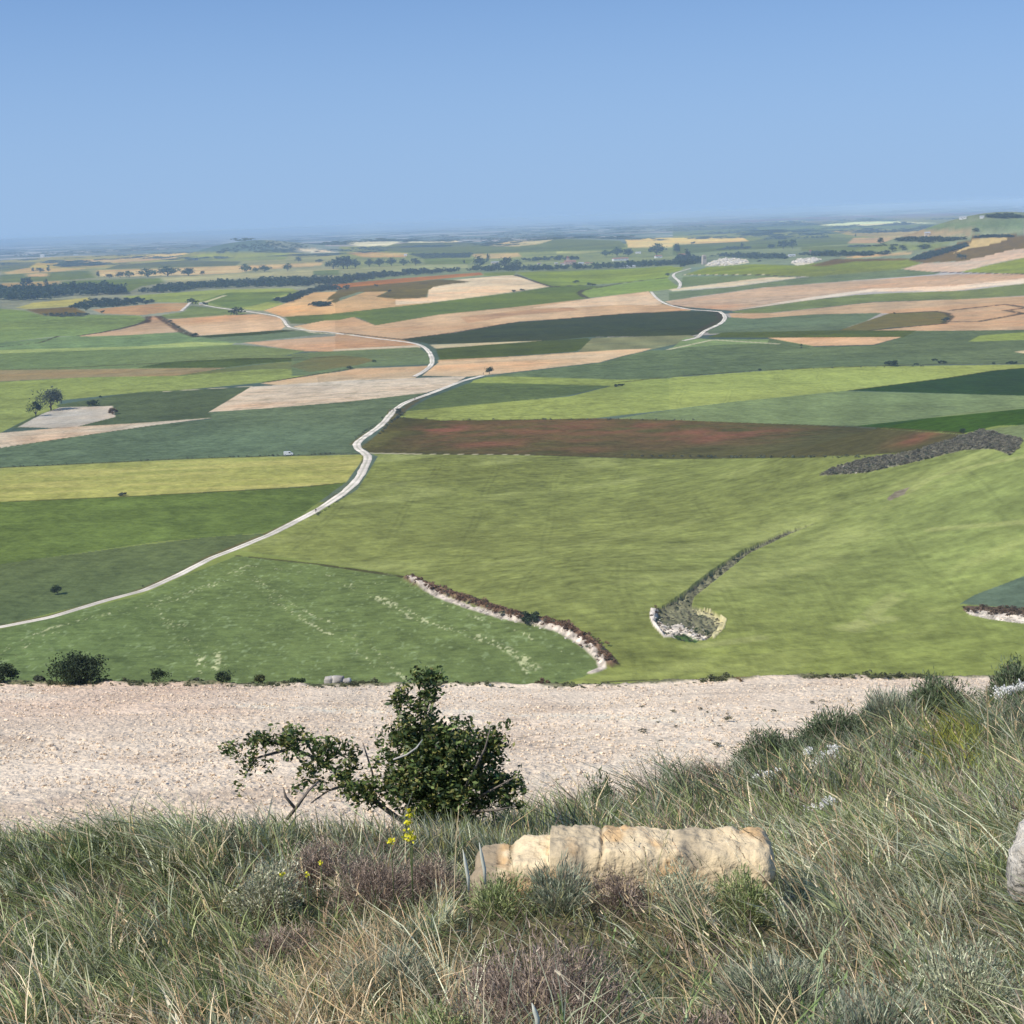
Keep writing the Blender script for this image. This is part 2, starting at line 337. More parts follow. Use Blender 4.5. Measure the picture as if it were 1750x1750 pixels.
fld('grain_field', 3, (112, 140, 122), [(640, 240), (1150, 225), (1400, 215), (1300, 250), (1000, 262), (640, 258)])
fld('grain_field', 3, (130, 145, 100), [(170, 340), (400, 325), (600, 330), (900, 300), (1180, 300), (1240, 320), (1140, 352), (700, 388), (480, 380), (60, 377)])
fld('ploughed_field', 3, (188, 168, 144), [(830, 290), (1000, 276), (1200, 263), (1180, 277), (900, 294)])
fld('scrubland', 3, (106, 108, 86), [(680, 335), (800, 300), (1180, 296), (1150, 306), (900, 312), (760, 335)])
fld('grain_field', 3, (106, 136, 116), [(50, 387), (450, 380), (640, 390), (400, 405), (40, 440)])
fld('ploughed_field', 3, (206, 202, 186), [(-20, 452), (0, 448), (480, 390), (640, 390), (300, 435), (0, 460)])
fld('grain_field', 3, (104, 134, 118), [(-20, 465), (300, 438), (640, 392), (1140, 350), (1340, 366), (1300, 377), (900, 407), (450, 442), (-20, 505)])
fld('ploughed_field', 3, (208, 192, 180), [(1140, 350), (1250, 320), (1450, 310), (1560, 270), (1750, 232), (2300, 190), (2300, 260), (1750, 292), (1600, 322), (1430, 364), (1300, 364)])
fld('grain_field', 3, (142, 156, 96), [(1430, 364), (1600, 325), (1750, 294), (2300, 260), (2300, 380), (1750, 374)])
fld('ploughed_field', 3, (202, 172, 152), [(-40, 510), (0, 505), (450, 443), (900, 408), (1400, 375), (1750, 373), (2300, 390), (2300, 440), (1750, 422), (1600, 432), (1400, 457), (1000, 462), (700, 502), (300, 557), (0, 532)])
fld('ploughed_field', 3, (218, 201, 186), [(300, 556), (500, 520), (700, 488), (1000, 447), (1400, 432), (1750, 396), (2300, 412), (2300, 440), (1750, 422), (1600, 432), (1400, 457), (1000, 462), (700, 502)])
fld('grain_field', 3, (114, 140, 104), [(290, 562), (640, 510), (900, 480), (1050, 470), (1450, 457), (1750, 422), (2300, 440), (2300, 500), (1750, 482), (1450, 500), (1000, 512), (640, 552), (400, 577)])
fld('ploughed_field', 3, (196, 164, 138), [(280, 570), (500, 568), (700, 547), (1000, 515), (1450, 500), (1750, 484), (2300, 500), (2300, 660), (1750, 652), (1450, 657), (980, 657), (1350, 620), (1385, 585), (1310, 560), (1100, 570), (900, 570), (400, 597), (290, 592)])
fld('ploughed_field', 3, (122, 118, 94), [(820, 657), (960, 610), (1080, 570), (1310, 560), (1370, 570), (1390, 585), (1350, 622), (1080, 642), (980, 655)])
fld('grain_field', 3, (104, 135, 114), [(160, 650), (230, 610), (285, 590), (400, 597), (700, 575), (1040, 568), (960, 610), (820, 655), (400, 667), (180, 672)])
fld('grain_field', 3, (128, 152, 110), [(-20, 745), (0, 740), (60, 690), (200, 700), (700, 700), (700, 735), (300, 760), (60, 760)])
fld('grain_field', 3, (100, 131, 103), [(-20, 760), (0, 745), (250, 726), (470, 720), (480, 695), (700, 737), (1000, 730), (1140, 688), (1210, 658), (1750, 653), (2300, 660), (2300, 830), (1750, 818), (1350, 824), (1000, 832), (400, 857), (0, 885), (-300, 930), (-180, 800)])
fld('grain_field', 3, (80, 106, 78), [(170, 690), (250, 665), (800, 655), (1215, 655), (1150, 690), (480, 692)])
fld('ploughed_field', 3, (202, 162, 132), [(470, 692), (1140, 688), (1000, 726), (700, 733)])
fld('grain_field', 3, (142, 162, 94), [(1470, 712), (1530, 680), (1750, 665), (2300, 670), (2300, 710), (1750, 702)])
fld('ploughed_field', 3, (200, 180, 150), [(1700, 762), (1750, 755), (2100, 760), (1750, 770)])
# left middle band
fld('grain_field', 4, (120, 146, 114), [(-400, 110), (0, 95), (280, 62), (900, 30), (980, 45), (1170, 78), (950, 80), (700, 92), (0, 115), (-400, 130)])
fld('grain_field', 4, (156, 171, 116), [(-400, 135), (0, 112), (700, 92), (950, 70), (1170, 76), (1150, 90), (900, 97), (0, 130), (-400, 148)])
fld('grain_field', 4, (106, 136, 104), [(-400, 150), (0, 130), (900, 97), (1190, 84), (1520, 115), (1420, 140), (1800, 140), (1750, 150), (1300, 180), (1100, 202), (600, 207), (0, 212), (-400, 220)])
fld('grain_field', 4, (80, 110, 84), [(680, 200), (830, 172), (1200, 152), (1750, 148), (1300, 178), (1100, 200)])
fld('ploughed_field', 4, (146, 132, 112), [(-400, 225), (0, 212), (600, 205), (1130, 200), (870, 242), (430, 247), (0, 268), (-400, 290)])
fld('ploughed_field', 4, (120, 130, 96), [(1750, 150), (1380, 175), (1140, 200), (870, 240), (1100, 228), (1300, 207), (1700, 207), (1790, 185)])
fld('grain_field', 4, (151, 166, 101), [(-400, 320), (0, 270), (430, 247), (900, 240), (1300, 207), (1710, 202), (1600, 228), (1320, 272), (900, 312), (650, 327), (300, 362), (290, 400), (150, 450), (0, 525), (-400, 560)])
fld('ploughed_field', 4, (204, 176, 147), [(1300, 278), (1600, 232), (1750, 212), (1800, 205), (2140, 190), (2070, 250), (1750, 268), (1400, 288)])
fld('grain_field', 4, (86, 114, 94), [(280, 385), (500, 350), (700, 320), (1100, 302), (1255, 295), (1040, 420), (1060, 452), (700, 477), (350, 500), (60, 500), (150, 450), (290, 400)])
fld('ploughed_field', 4, (200, 190, 180), [(90, 495), (210, 430), (300, 397), (560, 390), (575, 445), (350, 502)])
fld('ploughed_field', 4, (216, 197, 176), [(-400, 580), (0, 525), (350, 495), (700, 475), (1070, 448), (800, 482), (350, 547), (0, 600), (-400, 680)])
fld('ploughed_field', 4, CH, [(1040, 421), (1250, 295), (1604, 272), (1750, 262), (2330, 242), (2250, 285), (2120, 325), (1750, 367), (1400, 397)])
fld('grain_field', 4, BG, [(-400, 680), (0, 600), (350, 547), (800, 482), (1060, 455), (1040, 421), (1400, 397), (1750, 367), (2120, 325), (2030, 380), (1940, 440), (1935, 455), (1800, 560), (1755, 590), (1780, 625), (1000, 652), (0, 697), (-400, 725)])
fld('grain_field', 4, YL, [(-400, 725), (0, 700), (1000, 652), (1790, 632), (1820, 640), (1725, 772), (1500, 792), (700, 837), (0, 868), (-400, 890)])
fld('grain_field', 4, GR, [(-400, 890), (0, 868), (700, 838), (1500, 795), (1725, 770), (1500, 935), (1340, 1020), (800, 1065), (0, 1180), (-400, 1250)])
fld('grain_field', 7, GG, [(-400, 330), (0, 245), (700, 150), (1000, 115), (1340, 90), (1100, 200), (900, 290), (700, 380), (520, 425), (0, 552), (-400, 650)])
# centre band
fld('grain_field', 5, (100, 130, 104), [(-150, 190), (0, 178), (480, 155), (530, 190), (545, 240), (260, 252), (150, 262), (0, 290), (-150, 300)])
fld('ploughed_field', 5, (112, 126, 96), [(-160, 250), (-40, 205), (100, 196), (220, 208), (260, 222), (180, 245), (60, 262), (-60, 280)])
fld('ploughed_field', 5, (204, 176, 147), [(-20, 300), (170, 262), (530, 250), (465, 303), (100, 318), (-20, 332)])
fld('ploughed_field', 5, (205, 176, 147), [(500, 298), (590, 225), (700, 220), (1180, 190), (1500, 167), (1640, 162), (1480, 204), (1350, 234), (850, 292), (720, 302)])
fld('grain_field', 5, (100, 131, 103), [(850, 297), (1400, 232), (1490, 204), (1640, 172), (1800, 165), (1800, 312), (1500, 317), (900, 307)])
fld('grain_field', 5, (150, 166, 96), [(760, 320), (820, 305), (900, 300), (1500, 318), (1800, 310), (1800, 460), (1340, 512), (1150, 517), (600, 522), (385, 505), (430, 470), (1240, 400), (1440, 350), (900, 335), (735, 335)])
fld('grain_field', 5, (82, 112, 86), [(420, 475), (520, 415), (735, 333), (1000, 336), (1380, 347), (1440, 348), (1210, 400), (800, 440)])
fld('grain_field', 6, (152, 166, 96), [(-20, 195), (0, 190), (400, 160), (800, 137), (1750, 125), (2300, 125), (2300, 140), (1750, 145), (1600, 155), (1380, 190), (870, 257), (300, 312), (-20, 350)])
fld('grain_field', 6, (48, 84, 46), [(870, 255), (1380, 190), (1600, 155), (1750, 142), (2300, 130), (2300, 300), (1750, 282)])
fld('grain_field', 6, (109, 139, 101), [(-350, 405), (0, 350), (300, 312), (850, 257), (1750, 281), (2300, 300), (2300, 320), (1750, 347), (900, 434), (0, 407)])
fld('grain_field', 6, (54, 96, 56), [(900, 433), (1300, 390), (1750, 346), (2300, 310), (2300, 440), (1750, 427), (1620, 430), (1450, 467)])
fld('poppy_field', 5, (88, 98, 74), [(200, 655), (215, 640), (290, 580), (360, 505), (600, 522), (1150, 515), (1350, 510), (1750, 518), (2650, 553), (3200, 590), (3080, 690), (1750, 712), (1500, 707), (1050, 692), (400, 687), (240, 682)])
fld('grain_field', 5, LG, [(10, 970), (180, 862), (280, 700), (245, 686), (400, 689), (1050, 694), (1500, 709), (1750, 713), (2600, 700), (3100, 668), (3500, 600), (3900, 560), (5200, 560), (5200, 1900), (2600, 1960), (1100, 1870), (1380, 1790), (1440, 1730), (1400, 1660), (1300, 1600), (1000, 1510), (800, 1440), (560, 1330), (400, 1285), (0, 1230), (-430, 1166)])
fld('grain_field', 6, (112, 138, 98), [(1560, 450), (1750, 425), (2300, 430), (2300, 500), (1750, 492), (1620, 485)])
fld('grain_field', 6, (86, 116, 100), [(1430, 1318), (1500, 1275), (1750, 1180), (2200, 1120), (2200, 1420), (1750, 1345)])
fld('clover_field', 7, MG, [(-400, 690), (0, 572), (500, 450), (700, 400), (900, 312), (1180, 205), (1600, 245), (1950, 295), (2000, 305), (2400, 455), (2600, 525), (2900, 615), (3040, 740), (2900, 810), (2600, 880), (0, 1000), (-400, 1000)])

# ------------------------------------------------------------------ ground sheet
cs = list(np.arange(-0.335, 0.3351, 0.00064)); e_ = [0.004*1.2**k for k in range(14)]; e_ = np.cumsum(e_)
cols_s = np.array(sorted([-0.335-q for q in e_]+cs+[0.335+q for q in e_]))
tt = np.concatenate([np.arange(0.345, 0.12, -0.0004), np.arange(0.12, 0.02, -0.00034), np.geomspace(0.02, 0.0017, 210)])
ry = -Z0/tt; ry = ry[ry > 345]; ry = np.concatenate([np.arange(139.0, 345, 2.2), ry]); ry = np.append(ry, [70000.])
GX = cols_s[None, :]*ry[:, None]; GY = ry[:, None]*np.ones_like(GX); GZ = H(GX, GY); GZ = np.where(GY < 140.8, GZ-0.5, GZ)
nr, nc = GX.shape; X = GX.ravel(); Y = GY.ravel()
D = np.hypot(X, Y)
# patchwork of far plots
wx = X+260*noise(X/1500, Y/1500, 41); wy = Y+200*noise(X/1300, Y/1300, 42)
sc_ = np.clip(D/5000, 1, 3.0)[:, None] if False else 1.0
cx = wx/620; cy = wy/560+0.18*wx/620
ix = np.floor(cx); iy = np.floor(cy); best = np.full(len(X), 9e9); cid = np.zeros(len(X))
for a_ in (-1, 0, 1):
    for b_ in (-1, 0, 1):
        jx = ix+a_; jy = iy+b_; q = (cx-jx-hsh(jx, jy, 1))**2*0.5+(cy-jy-hsh(jx, jy, 2))**2*1.8
        m = q < best; best = np.where(m, q, best); cid = np.where(m, hsh(jx, jy, 3), cid)
PAL = np.array([lin(c) for c in [(96, 124, 92), (118, 140, 100), (88, 116, 92), (190, 166, 138), (198, 182, 158), (104, 132, 104), (206, 192, 170), (140, 150, 110), (150, 128, 108), (82, 108, 88)]])
ALB = PAL[(cid*9.999).astype(int)]*0.8; ALB = ALB*.65+ALB.mean(1, keepdims=True)*.35*np.array([1.02, 1.0, .98])
DYr = np.gradient(ry)[:, None]*np.ones_like(GX); DYr = DYr.ravel(); DXc = .00064*Y
FID = np.full(len(X), -1, np.int32)
def albedo_of(col, dist):
    T = np.exp(-HAZE*dist)[:, None]; col = fix(col)
    return np.clip((lin(col)-AIR*(1-T))/(T*LUM), 0.006, 0.85)
polys = []
for i, (nm, col, pts) in enumerate(FLD):
    dp = dens(pts, 9); x, y, z = cast(dp[:, 0], dp[:, 1]); poly = np.stack([x, y], 1); polys.append(poly)
    idx = pip(X, Y, poly); FID[idx] = i; cov = np.zeros(len(X), np.float32); cov[idx] += .4
    for sg_ in (-.34, .34): cov[pip(X+.3*DXc*np.sign(sg_), Y+sg_*DYr, poly)] += .3       # soft, trampled field edges
    j = np.nonzero(cov)[0]; a_c = albedo_of(col, D[j]); cj = cov[j][:, None]; ALB[j] = ALB[j]*(1-cj)+a_c*cj
n1 = fbm(X/60, Y/110, 4, 51); n2 = fbm(X/9, Y/14, 3, 52); n3 = fbm(X/260, Y/400, 3, 53)
isb = np.zeros(len(X), bool); isl = np.zeros(len(X), bool)
for i, (nm, col, pts) in enumerate(FLD):
    if nm == 'ploughed_field': isb |= FID == i
    if col is LG: isl |= FID == i
streak = fbm(X/140+.5*n1, Y/26-X/160, 4, 55); streak2 = fbm(X/420, Y/150+X/900, 4, 56)
fseed = hsh(FID.astype(float)+3, FID*0.0, 9); tilt = (X*(hsh(FID+5., FID*0., 11)-.5)+Y*(hsh(FID+9., FID*0., 12)-.5))/420
cl = (1+0.18*n1+0.18*n2+.20*streak*sstep(400, 900, D)+.26*streak2*sstep(1200, 2500, D)+.12*np.sin(tilt*2))[:, None]
rows_ = np.sin((X*np.cos(fseed*3.1)*.7+Y*np.sin(fseed*3.1)*.35)/np.maximum(1.8, D/420))*(fseed > .45)*.05
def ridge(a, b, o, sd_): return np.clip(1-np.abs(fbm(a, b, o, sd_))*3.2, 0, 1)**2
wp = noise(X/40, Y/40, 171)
rg = ridge(X/9+wp, Y/2.6, 2, 172)*(1-sstep(700, 1300, D))+ridge(X/34+wp, Y/13, 2, 174)*sstep(500, 1000, D)*(1-sstep(2000, 3600, D))+ridge(X/110, Y/70, 2, 176)*sstep(1700, 3200, D)  # thin dark lines: shadows among the crop streaks, painted into the field colour
tr_ = ((X*np.cos(fseed*2.6-1.3)+Y*np.sin(fseed*2.6-1.3)*.5+3*wp) % 27.0); tram = ((tr_ < 1.1)|((tr_ > 2.3) & (tr_ < 3.3)))*(D < 1700)*(fseed > .3)*(.5+.5*noise(X/30, Y/30, 178))
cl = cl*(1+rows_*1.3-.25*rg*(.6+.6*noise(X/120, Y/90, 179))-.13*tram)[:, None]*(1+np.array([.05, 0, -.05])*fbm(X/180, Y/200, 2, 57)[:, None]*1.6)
# bare soil: iron-red swathes and pale chalky swathes
red = np.clip(n3*1.7+n1*.9+streak*1.0-.12, -1, 1)[:, None]
ALB = np.where(isb[:, None], ALB*(1+np.where(red > 0, red*np.array([0.0, -.16, -.26]), -red*np.array([.16, .24, .34]))), ALB)
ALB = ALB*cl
# the big barley field turns from pale to deep green and ripens in streaks
u_, v_ = proj(X, Y, GZ.ravel()); 
k = sstep(450, 300, Y-0.25*X)[:, None]
st = fbm(X/26+.4*n1, Y/9, 4, 61)
st2 = np.clip(fbm(X/45, Y/22-X/70, 4, 66)*2.2-.35, 0, 1)[:, None]
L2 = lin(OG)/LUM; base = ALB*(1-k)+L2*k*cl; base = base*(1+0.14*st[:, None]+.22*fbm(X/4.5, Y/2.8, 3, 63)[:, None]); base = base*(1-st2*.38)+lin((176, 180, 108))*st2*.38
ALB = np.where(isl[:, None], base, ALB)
def near_line(pts, step=6, cropn=None):
    pp = P(cropn, pts) if cropn else pts
    dp = dens(pp, step, False); x, y, z = cast(dp[:, 0], dp[:, 1]); return np.stack([x, y], 1)
def line_dist(L, w, sub=None):
    """distance from grid points to a polyline where closer than w; also side sign and parameter"""
    idx = np.nonzero((X > L[:, 0].min()-w) & (X < L[:, 0].max()+w) & (Y > L[:, 1].min()-w) & (Y < L[:, 1].max()+w))[0]
    px, py = X[idx], Y[idx]; bd = np.full(len(idx), 1e9); tp = np.zeros(len(idx))
    for i in range(len(L)-1):
        a0, b0 = L[i], L[i+1]; d = b0-a0; q = (d**2).sum()+1e-9
        t = np.clip(((px-a0[0])*d[0]+(py-a0[1])*d[1])/q, 0, 1); dd = np.hypot(px-a0[0]-t*d[0], py-a0[1]-t*d[1])
        m = dd < bd; bd = np.where(m, dd, bd); tp = np.where(m, (i+t)/(len(L)-1), tp)
    m = bd < w; return idx[m], bd[m], tp[m]
def paint_line(L, w, col, a=1.0, brk=0.0, seed=1):
    idx, bd, tp = line_dist(L, w*1.6)
    al = a*(1-sstep(w*.6, w*1.5, bd))
    if brk: al = al*sstep(brk-.25, brk+.25, fbm(X[idx]/3.0, Y[idx]/5.0, 3, seed)+.35)
    ALB[idx] = ALB[idx]*(1-al[:, None])+albedo_of(col, D[idx])*al[:, None]
m = (FID < 0) & (Y < 620); ALB[m] = lin((136, 150, 84))/LUM*cl[m]
# poppies
i_p = [i for i, f in enumerate(FLD) if f[0] == 'poppy_field'][0]; m = np.nonzero(FID == i_p)[0]
pu = u_[m]; xs = X[m]; ysy = Y[m]
den = np.zeros(len(m))
def blob(u, v, ru, rv, a_):
    global den
    x, y, z = cast([u, u+ru, u], [v, v, v-rv]); rx = x[1]-x[0]; r2 = y[2]-y[0]
    den = np.maximum(den, a_*np.exp(-((xs-x[0])/rx)**2-((ysy-y[0])/r2)**2))
blob(755, 735, 45, 14, 1.0); blob(740, 755, 60, 10, .5); blob(960, 735, 240, 18, .55); blob(1230, 742, 300, 16, .6); blob(1560, 752, 80, 9, .6); blob(860, 758, 150, 8, .5); blob(1000, 770, 260, 9, .25)
q = np.clip(den*(.75+1.1*n1[m]+1.3*fbm(xs/18, ysy/12, 3, 77)), 0, 1)[:, None]
ALB[m] = ALB[m]*(1-.66*q)+lin((150, 88, 70))*.66*q
# tramlines and weeds in the clover field
CLV = len(FLD)-1
for ln, br in [([(0, 1118), (30, 1095), (80, 1075), (180, 1050), (300, 1025), (380, 995), (420, 975)], .15), ([(265, 1030), (370, 995), (415, 968)], .1), ([(262, 1032), (290, 1070), (330, 1105), (345, 1140)], .15), ([(300, 1060), (360, 1110), (392, 1160)], .25),
               ([(430, 985), (470, 1030), (540, 1070), (600, 1105), (650, 1145)], .1), ([(440, 990), (500, 1035), (590, 1075), (650, 1120), (690, 1160)], .2), ([(580, 995), (640, 1020), (700, 1055), (780, 1080), (860, 1105), (900, 1125), (920, 1145)], .0), ([(600, 998), (680, 1035), (740, 1065), (820, 1085), (890, 1125), (900, 1150)], .0),
               ([(700, 1000), (800, 1050), (900, 1085), (960, 1115)], .25), ([(405, 965), (500, 975), (600, 990), (700, 1005)], .2), ([(20, 1130), (60, 1090), (100, 1080)], .2), ([(372, 1115), (366, 1145)], -.1), ([(345, 1120), (342, 1155)], .1)]:
    L = near_line(ln); idx, bd, tp = line_dist(L, 2.8); idx_m = FID[idx] == CLV; idx = idx[idx_m]; bd = bd[idx_m]
    brk = .8*fbm(X[idx]/.6, Y[idx]/1.6, 2, 90)+.35*fbm(X[idx]/9, Y[idx]/14, 2, 91)
    al = (1-sstep(.15, 1.7, bd))*sstep(br+.02, br+.42, brk)*.75
    ALB[idx] = ALB[idx]*(1-al[:, None])+lin((200, 200, 150))*al[:, None]
m = np.nonzero(FID == CLV)[0]; sp = np.clip(fbm(X[m]/1.2, Y[m]/2.5, 2, 93)*3-1.15, 0, 1)[:, None]*.5
ALB[m] = ALB[m]*(1-sp)+lin((150, 165, 115))*sp
g = sstep(300, 420, Y[m])[:, None]; ALB[m] = ALB[m]*(1+.10*fbm(X[m]/30, Y[m]/60, 3, 95))[:, None]*(1-g*.0)
# crop rows in the ploughed grey plot and stubble of the chalk field
for i, (nm, col, pts) in enumerate(FLD):
    if col == (138, 142, 112):
        m = np.nonzero(FID == i)[0]; ph = X[m]*.8+Y[m]*.16; ALB[m] *= (1+.14*np.sin(ph/6.0))[:, None]
    if col is YL:
        m = np.nonzero(FID == i)[0]; rp = np.clip(fbm(X[m]/50, Y[m]/9, 4, 97)*2+.2, 0, 1)[:, None]; ALB[m] = ALB[m]*(1-rp*.4)+lin((200, 186, 110))*rp*.4
        ALB[m] *= (1+.07*np.sin((X[m]*.9+Y[m]*.5)/2.2)*sstep(20, 80, X[m]+90))[:, None]
    if col is GR:
        m = np.nonzero(FID == i)[0]; ALB[m] *= (1+.22*fbm(X[m]/50, Y[m]/10, 4, 98))[:, None]
    if col is CH:
        m = np.nonzero(FID == i)[0]; w_ = np.clip(fbm(X[m]/14, Y[m]/7, 4, 99)*3-.6, 0, 1)[:, None]*.55; ALB[m] = ALB[m]*(1-w_)+lin((128, 122, 96))*w_
    if nm == 'scrubland':
        m = np.nonzero(FID == i)[0]; ALB[m] *= (1+.35*fbm(X[m]/14, Y[m]/14, 3, 100))[:, None]
# ditches, hedgerow bottoms, tracks between plots
DL = (74, 84, 66)
for c_, pts, w in [(7, [(1180, 203), (1600, 247), (1960, 297), (2010, 310)], .8), (4, [(0, 868), (700, 838), (1500, 795), (1700, 775)], .9), (4, [(0, 697), (600, 668), (1000, 652), (1780, 627)], 1.0),
                   (4, [(0, 598), (350, 547), (800, 482)], .6), (4, [(0, 95), (200, 75), (290, 42)], 2.2), (4, [(0, 210), (300, 200), (750, 178), (980, 165)], 2.0), (1, [(735, 488), (700, 505), (600, 530), (500, 550), (390, 565)], 4), (1, [(740, 470), (735, 500)], 4),
                   (1, [(790, 468), (910, 545), (980, 570)], 5), (4, [(1750, 145), (1400, 152), (1200, 152)], 2), (4, [(1750, 205), (1600, 228), (1320, 272)], 2), (2, [(320, 640), (600, 603), (850, 560), (1100, 540), (1400, 515), (1700, 498)], 3), (2, [(1060, 380), (1000, 362), (880, 320)], 4),
                   (2, [(1200, 372), (1060, 380)], 3), (2, [(1330, 376), (1215, 396), (1192, 412), (1235, 436)], 4), (2, [(1630, 334), (1400, 362), (1330, 376)], 3), (2, [(0, 608), (320, 642), (400, 660)], 2), (3, [(230, 570), (245, 600), (130, 660)], 4), (3, [(0, 530), (100, 548), (240, 565)], 4), (3, [(980, 655), (1350, 622), (1388, 588), (1370, 570), (1310, 560), (1080, 570)], 3),
                   (3, [(1350, 612), (1520, 612), (1750, 570)], 4), (3, [(1385, 555), (1520, 540), (1660, 525), (1750, 540)], 4), (3, [(1750, 545), (1660, 555), (1750, 572)], 4), (3, [(1300, 364), (1450, 368), (1750, 374)], 4), (3, [(400, 856), (0, 884), (-300, 918)], 1.5), (3, [(1750, 820), (1350, 824), (1000, 832), (400, 856)], 1.5),
                   (6, [(870, 256), (1380, 190), (1600, 155), (1750, 142)], 1), (6, [(0, 406), (900, 433), (1450, 467)], .8), (6, [(1450, 467), (900, 433)], .8), (5, [(400, 688), (1050, 692), (1500, 708), (1900, 712), (2500, 700)], 1.2), (5, [(385, 505), (600, 521), (1150, 516), (1750, 520)], 1.0), (3, [(50, 378), (450, 378), (640, 390)], 3), (8, [(0, 192), (400, 250)], .8)]:
    paint_line(near_line(pts, 6, c_), w, DL, .85, -.1, 13)
for c_, pts, w, col in [(7, [(0, 552), (250, 505), (520, 425), (720, 368), (900, 288), (1050, 205), (1180, 155), (1350, 85), (1560, -12)], 1.3, (112, 106, 82)), (5, [(0, 948), (120, 862), (190, 800), (215, 700)], 1.2, (106, 104, 80)), (5, [(150, 640), (200, 598), (290, 545), (330, 500), (345, 465)], 1.2, (110, 108, 84)), (5, [(215, 655), (290, 592), (350, 520), (375, 480)], 1.6, (104, 108, 80)), (5, [(245, 650), (300, 610), (350, 580)], 5, (100, 110, 76)), (5, [(500, 400), (400, 470), (390, 495)], 2.2, (92, 92, 76)), (8, [(1400, 775), (1750, 760)], .5, DL)]:
    paint_line(near_line(pts, 6, c_), w, col, .8, -.05, 14)
TRK = (206, 198, 176)
for c_, pts, w in [(5, [(240, 684), (400, 686), (470, 688)], 1.0), (5, [(470, 688), (900, 690), (1050, 693)], .4), (3, [(60, 378), (450, 376)], 2), (2, [(0, 692), (400, 672)], 1.5), (3, [(-20, 750), (200, 702), (520, 722)], 2), (4, [(820, 318), (1250, 292)], 1.2), (1, [(1000, 405), (1120, 365)], 4), (1, [(1480, 520), (1560, 550), (1750, 560)], 3)]:
    paint_line(near_line(pts, 6, c_), w, TRK, .8, -.3, 15)
# ripened pale ridge line across the hill on the right and a few pale patches
for pts, w in [([(1545, 845), (1590, 818), (1650, 800), (1740, 782), (1800, 770)], 2.0), ([(1465, 1075), (1500, 1040), (1532, 1018)], 2.6), ([(1440, 1072), (1480, 1064), (1520, 1058)], 2.4), ([(1590, 905), (1750, 892)], 1.6), ([(1180, 1105), (1240, 1098), (1300, 1090)], 2.0)]:
    paint_line(near_line(pts), w, (172, 178, 112), .45, -.2, 16)

# gullies and banks: real hollows, cut into the sheet
SCRUB_AREAS = []
Zf = GZ.ravel()
def mark_scrub(pts, col, dz=0.0, c_=None, var=.3):
    pp = P(c_, pts) if c_ else pts
    dp = dens(pp, 6); x, y, z = cast(dp[:, 0], dp[:, 1]); poly = np.stack([x, y], 1); idx = pip(X, Y, poly)
    nn = fbm(X[idx]/1.6, Y[idx]/2.5, 3, 120)
    ALB[idx] = lin(col)*(1+var*2*nn)[:, None]; Zf[idx] += dz*(1+nn); return poly
bank = mark_scrub([(730, 680), (800, 640), (950, 598), (1200, 560), (1540, 450), (1640, 478), (1745, 500), (1725, 540), (1680, 578), (1600, 547), (1450, 552), (1150, 625), (960, 665)], (124, 120, 98), 0.2, 6)
gul = mark_scrub([(1396, 893), (1340, 908), (1270, 940), (1215, 975), (1165, 1015), (1122, 1042), (1118, 1062), (1135, 1085), (1165, 1093), (1205, 1094), (1232, 1078), (1240, 1060), (1222, 1045), (1182, 1034), (1186, 1020), (1230, 985), (1280, 945), (1350, 912)], (126, 124, 96), -1.1)
rim = mark_scrub([(1112, 1040), (1125, 1040), (1122, 1055), (1140, 1066), (1160, 1062), (1185, 1072), (1212, 1082), (1200, 1095), (1165, 1088), (1135, 1090), (1116, 1070), (1110, 1055)], (214, 202, 184), .4, None, .35)
rim2 = mark_scrub([(1182, 1036), (1215, 1042), (1242, 1058), (1238, 1074), (1220, 1092), (1212, 1085), (1228, 1066), (1215, 1052)], (194, 184, 138), .3, None, .2)
pit = mark_scrub([(1150, 1080), (1175, 1078), (1200, 1090), (1190, 1098), (1160, 1094)], (78, 100, 54), -.3)
sc2 = mark_scrub([(1515, 852), (1530, 840), (1555, 832), (1545, 845), (1520, 856)], (128, 118, 96), 0)
sc3 = mark_scrub([(1645, 1042), (1652, 1036), (1700, 1038), (1752, 1042), (1800, 1045), (1800, 1062), (1700, 1052), (1655, 1050)], (104, 86, 70), .2)
wh3 = mark_scrub([(1650, 1044), (1700, 1046), (1752, 1052), (1800, 1056), (1800, 1070), (1752, 1066), (1690, 1058), (1655, 1050)], (206, 194, 176), 0, None, .4)
for L, w, col, dz, var in [(near_line([(700, 988), (720, 1000), (760, 1015), (820, 1034), (870, 1050), (905, 1062), (960, 1072), (1000, 1094), (1030, 1122), (1042, 1136)], 5), 2.6, (120, 96, 74), .9, .3), (near_line([(700, 990), (750, 1020), (800, 1038), (860, 1056), (920, 1068), (960, 1080), (1000, 1104), (1025, 1128), (1030, 1142), (1010, 1150)], 5), 1.3, (198, 184, 166), 0.2, .5)]:
    idx, bd, tp = line_dist(L, w); nn = fbm(X[idx]/1.3, Y[idx]/1.8, 3, 130); al = sstep(w, w*.5, bd+w*.35*nn)[:, None]
    ALB[idx] = ALB[idx]*(1-al)+lin(col)*(1+var*2*nn)[:, None]*al; Zf[idx] += dz*al[:, 0]*(1+nn)
